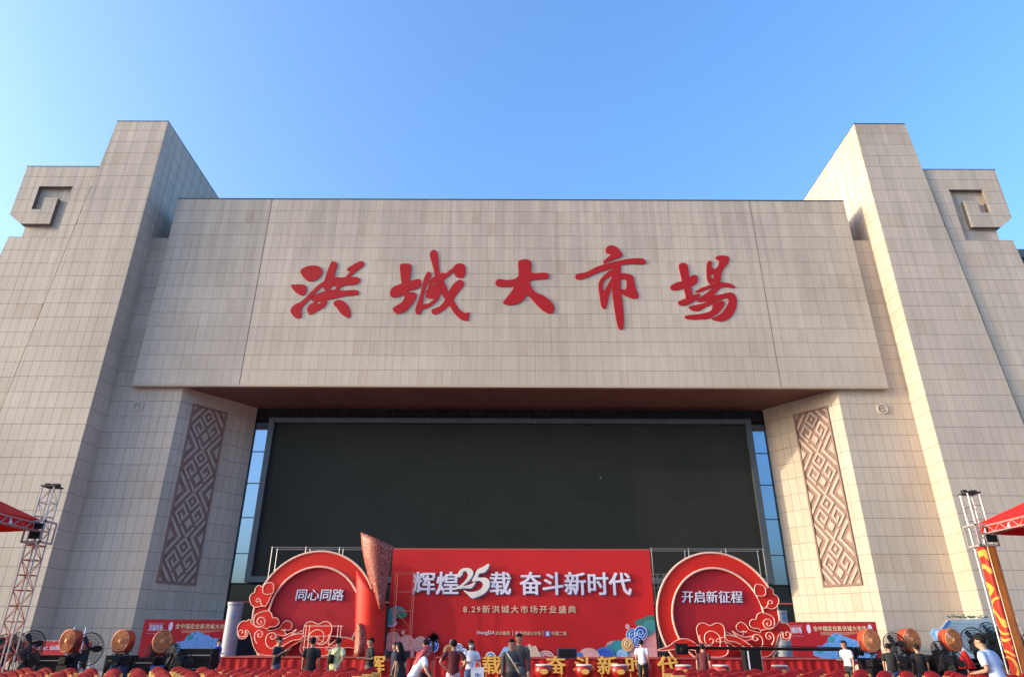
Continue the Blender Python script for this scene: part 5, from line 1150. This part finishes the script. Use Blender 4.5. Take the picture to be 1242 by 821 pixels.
P_('man in pale yellow tee with black sling bag leaning forward', (at(410, 21.5), 21.5, 0), 165, 'shirt_yellow', 'jeans', 1.72, lean=8, armL='back', armR='down', bag='sling')
P_('person in black with a dark cap turned left beside the scroll sculpture', (at(451, 22.5), 22.5, 0), -60, 'shirt_black', 'trousers_grey', 1.72, armL='hold', armR='hold', cap=True)
P_('woman in dark dress with long black hair behind the bending woman', (at(490, 21), 21, 0), -120, 'shirt_black', 'trousers_black', 1.62, lean=12, hair='long', female=True, skirt=True)
P_('person in navy top half hidden at the left of the woman in the dark dress', (at(481, 24), 24, 0), -80, 'navy', 'trousers_black', 1.60, armL='hold')
P_('woman in white tee with red dyed hair bending forward', (at(503, 16.5), 16.5, 0), 115, 'shirt_white', 'jeans', 1.62, lean=30, hair='long', hairm='pinkhair', female=True, armL='out', armR='out')
P_('man in bright red tee beside the bending woman', (at(518, 20), 20, 0), -150, 'shirt_red', 'trousers_black', 1.68, armR='hold')
P_('man in maroon shirt with hands on hips, back turned', (at(552, 19.5), 19.5, 0), 178, 'shirt_maroon', 'skirt_pink', 1.66, armL='hips', armR='hips')
P_('woman in white shirt wearing a white face mask', (at(573, 20.5), 20.5, 0), 8, 'shirt_white', 'jeans', 1.66, hair='long', female=True, armL='hold', armR='bag', mask=True)
carried(at(573, 20.5) + .2, 20.1, 1.02, .34, .34, 'white carrier bag held by the masked woman', 'white', 'carrier_bag')
P_('person in dark shirt with a white strap across the chest', (at(622, 18.5), 18.5, 0), 4, 'plaid', 'trousers_black', 1.68, bag='strap', long_sleeve=True, armR='hold')
P_('taller person in grey checked shirt just behind the white strap', (at(631, 19.6), 19.6, 0), -8, 'plaid', 'trousers_grey', 1.82, armL='phone', long_sleeve=True)
P_('man in white shirt and black trousers standing right of the slogan', (at(779, 28.5), 28.5, 0), 160, 'shirt_white', 'trousers_black', 1.72, step=.1)
P_('helper in blue shirt at the left end of the stage', (at(289, 33.5) - .3, 32.2, 0), 80, 'shirt_blue', 'trousers_black', 1.70, armL='hold')
P_('person in white shirt before the right poster board', (at(1026, 24.5), 24.5, 0), -70, 'shirt_white', 'trousers_black', 1.70, armL='hold', lean=4)
P_('man in pale blue tee leaning forward in the right foreground', (at(1203, 13.2), 13.2, 0), -150, 'shirt_sky', 'trousers_grey', 1.78, lean=14, armL='down', armR='hold')
P_('person in dark clothes and jeans among the right fans', (at(1078, 22.8), 22.8, 0), 150, 'shirt_black', 'jeans', 1.62)
P_('crew member in black under the middle right fan', (at(1112, 22.4), 22.4, 0), 170, 'shirt_black', 'trousers_black', 1.60)
P_('person in dark red near the pivot of the camera crane', (at(852, 24.2), 24.2, 0), 150, 'shirt_maroon', 'trousers_black', 1.58, lean=10)
P_('crew member in black behind the leftmost orange fan', (at(97, 25.5), 25.5, 0), 20, 'shirt_black', 'trousers_black', 1.50)
P_('crew member in navy by the left mixing desk', (at(214, 25.5), 25.5, 0), 30, 'navy', 'trousers_black', 1.52, lean=8)

emit_panels()
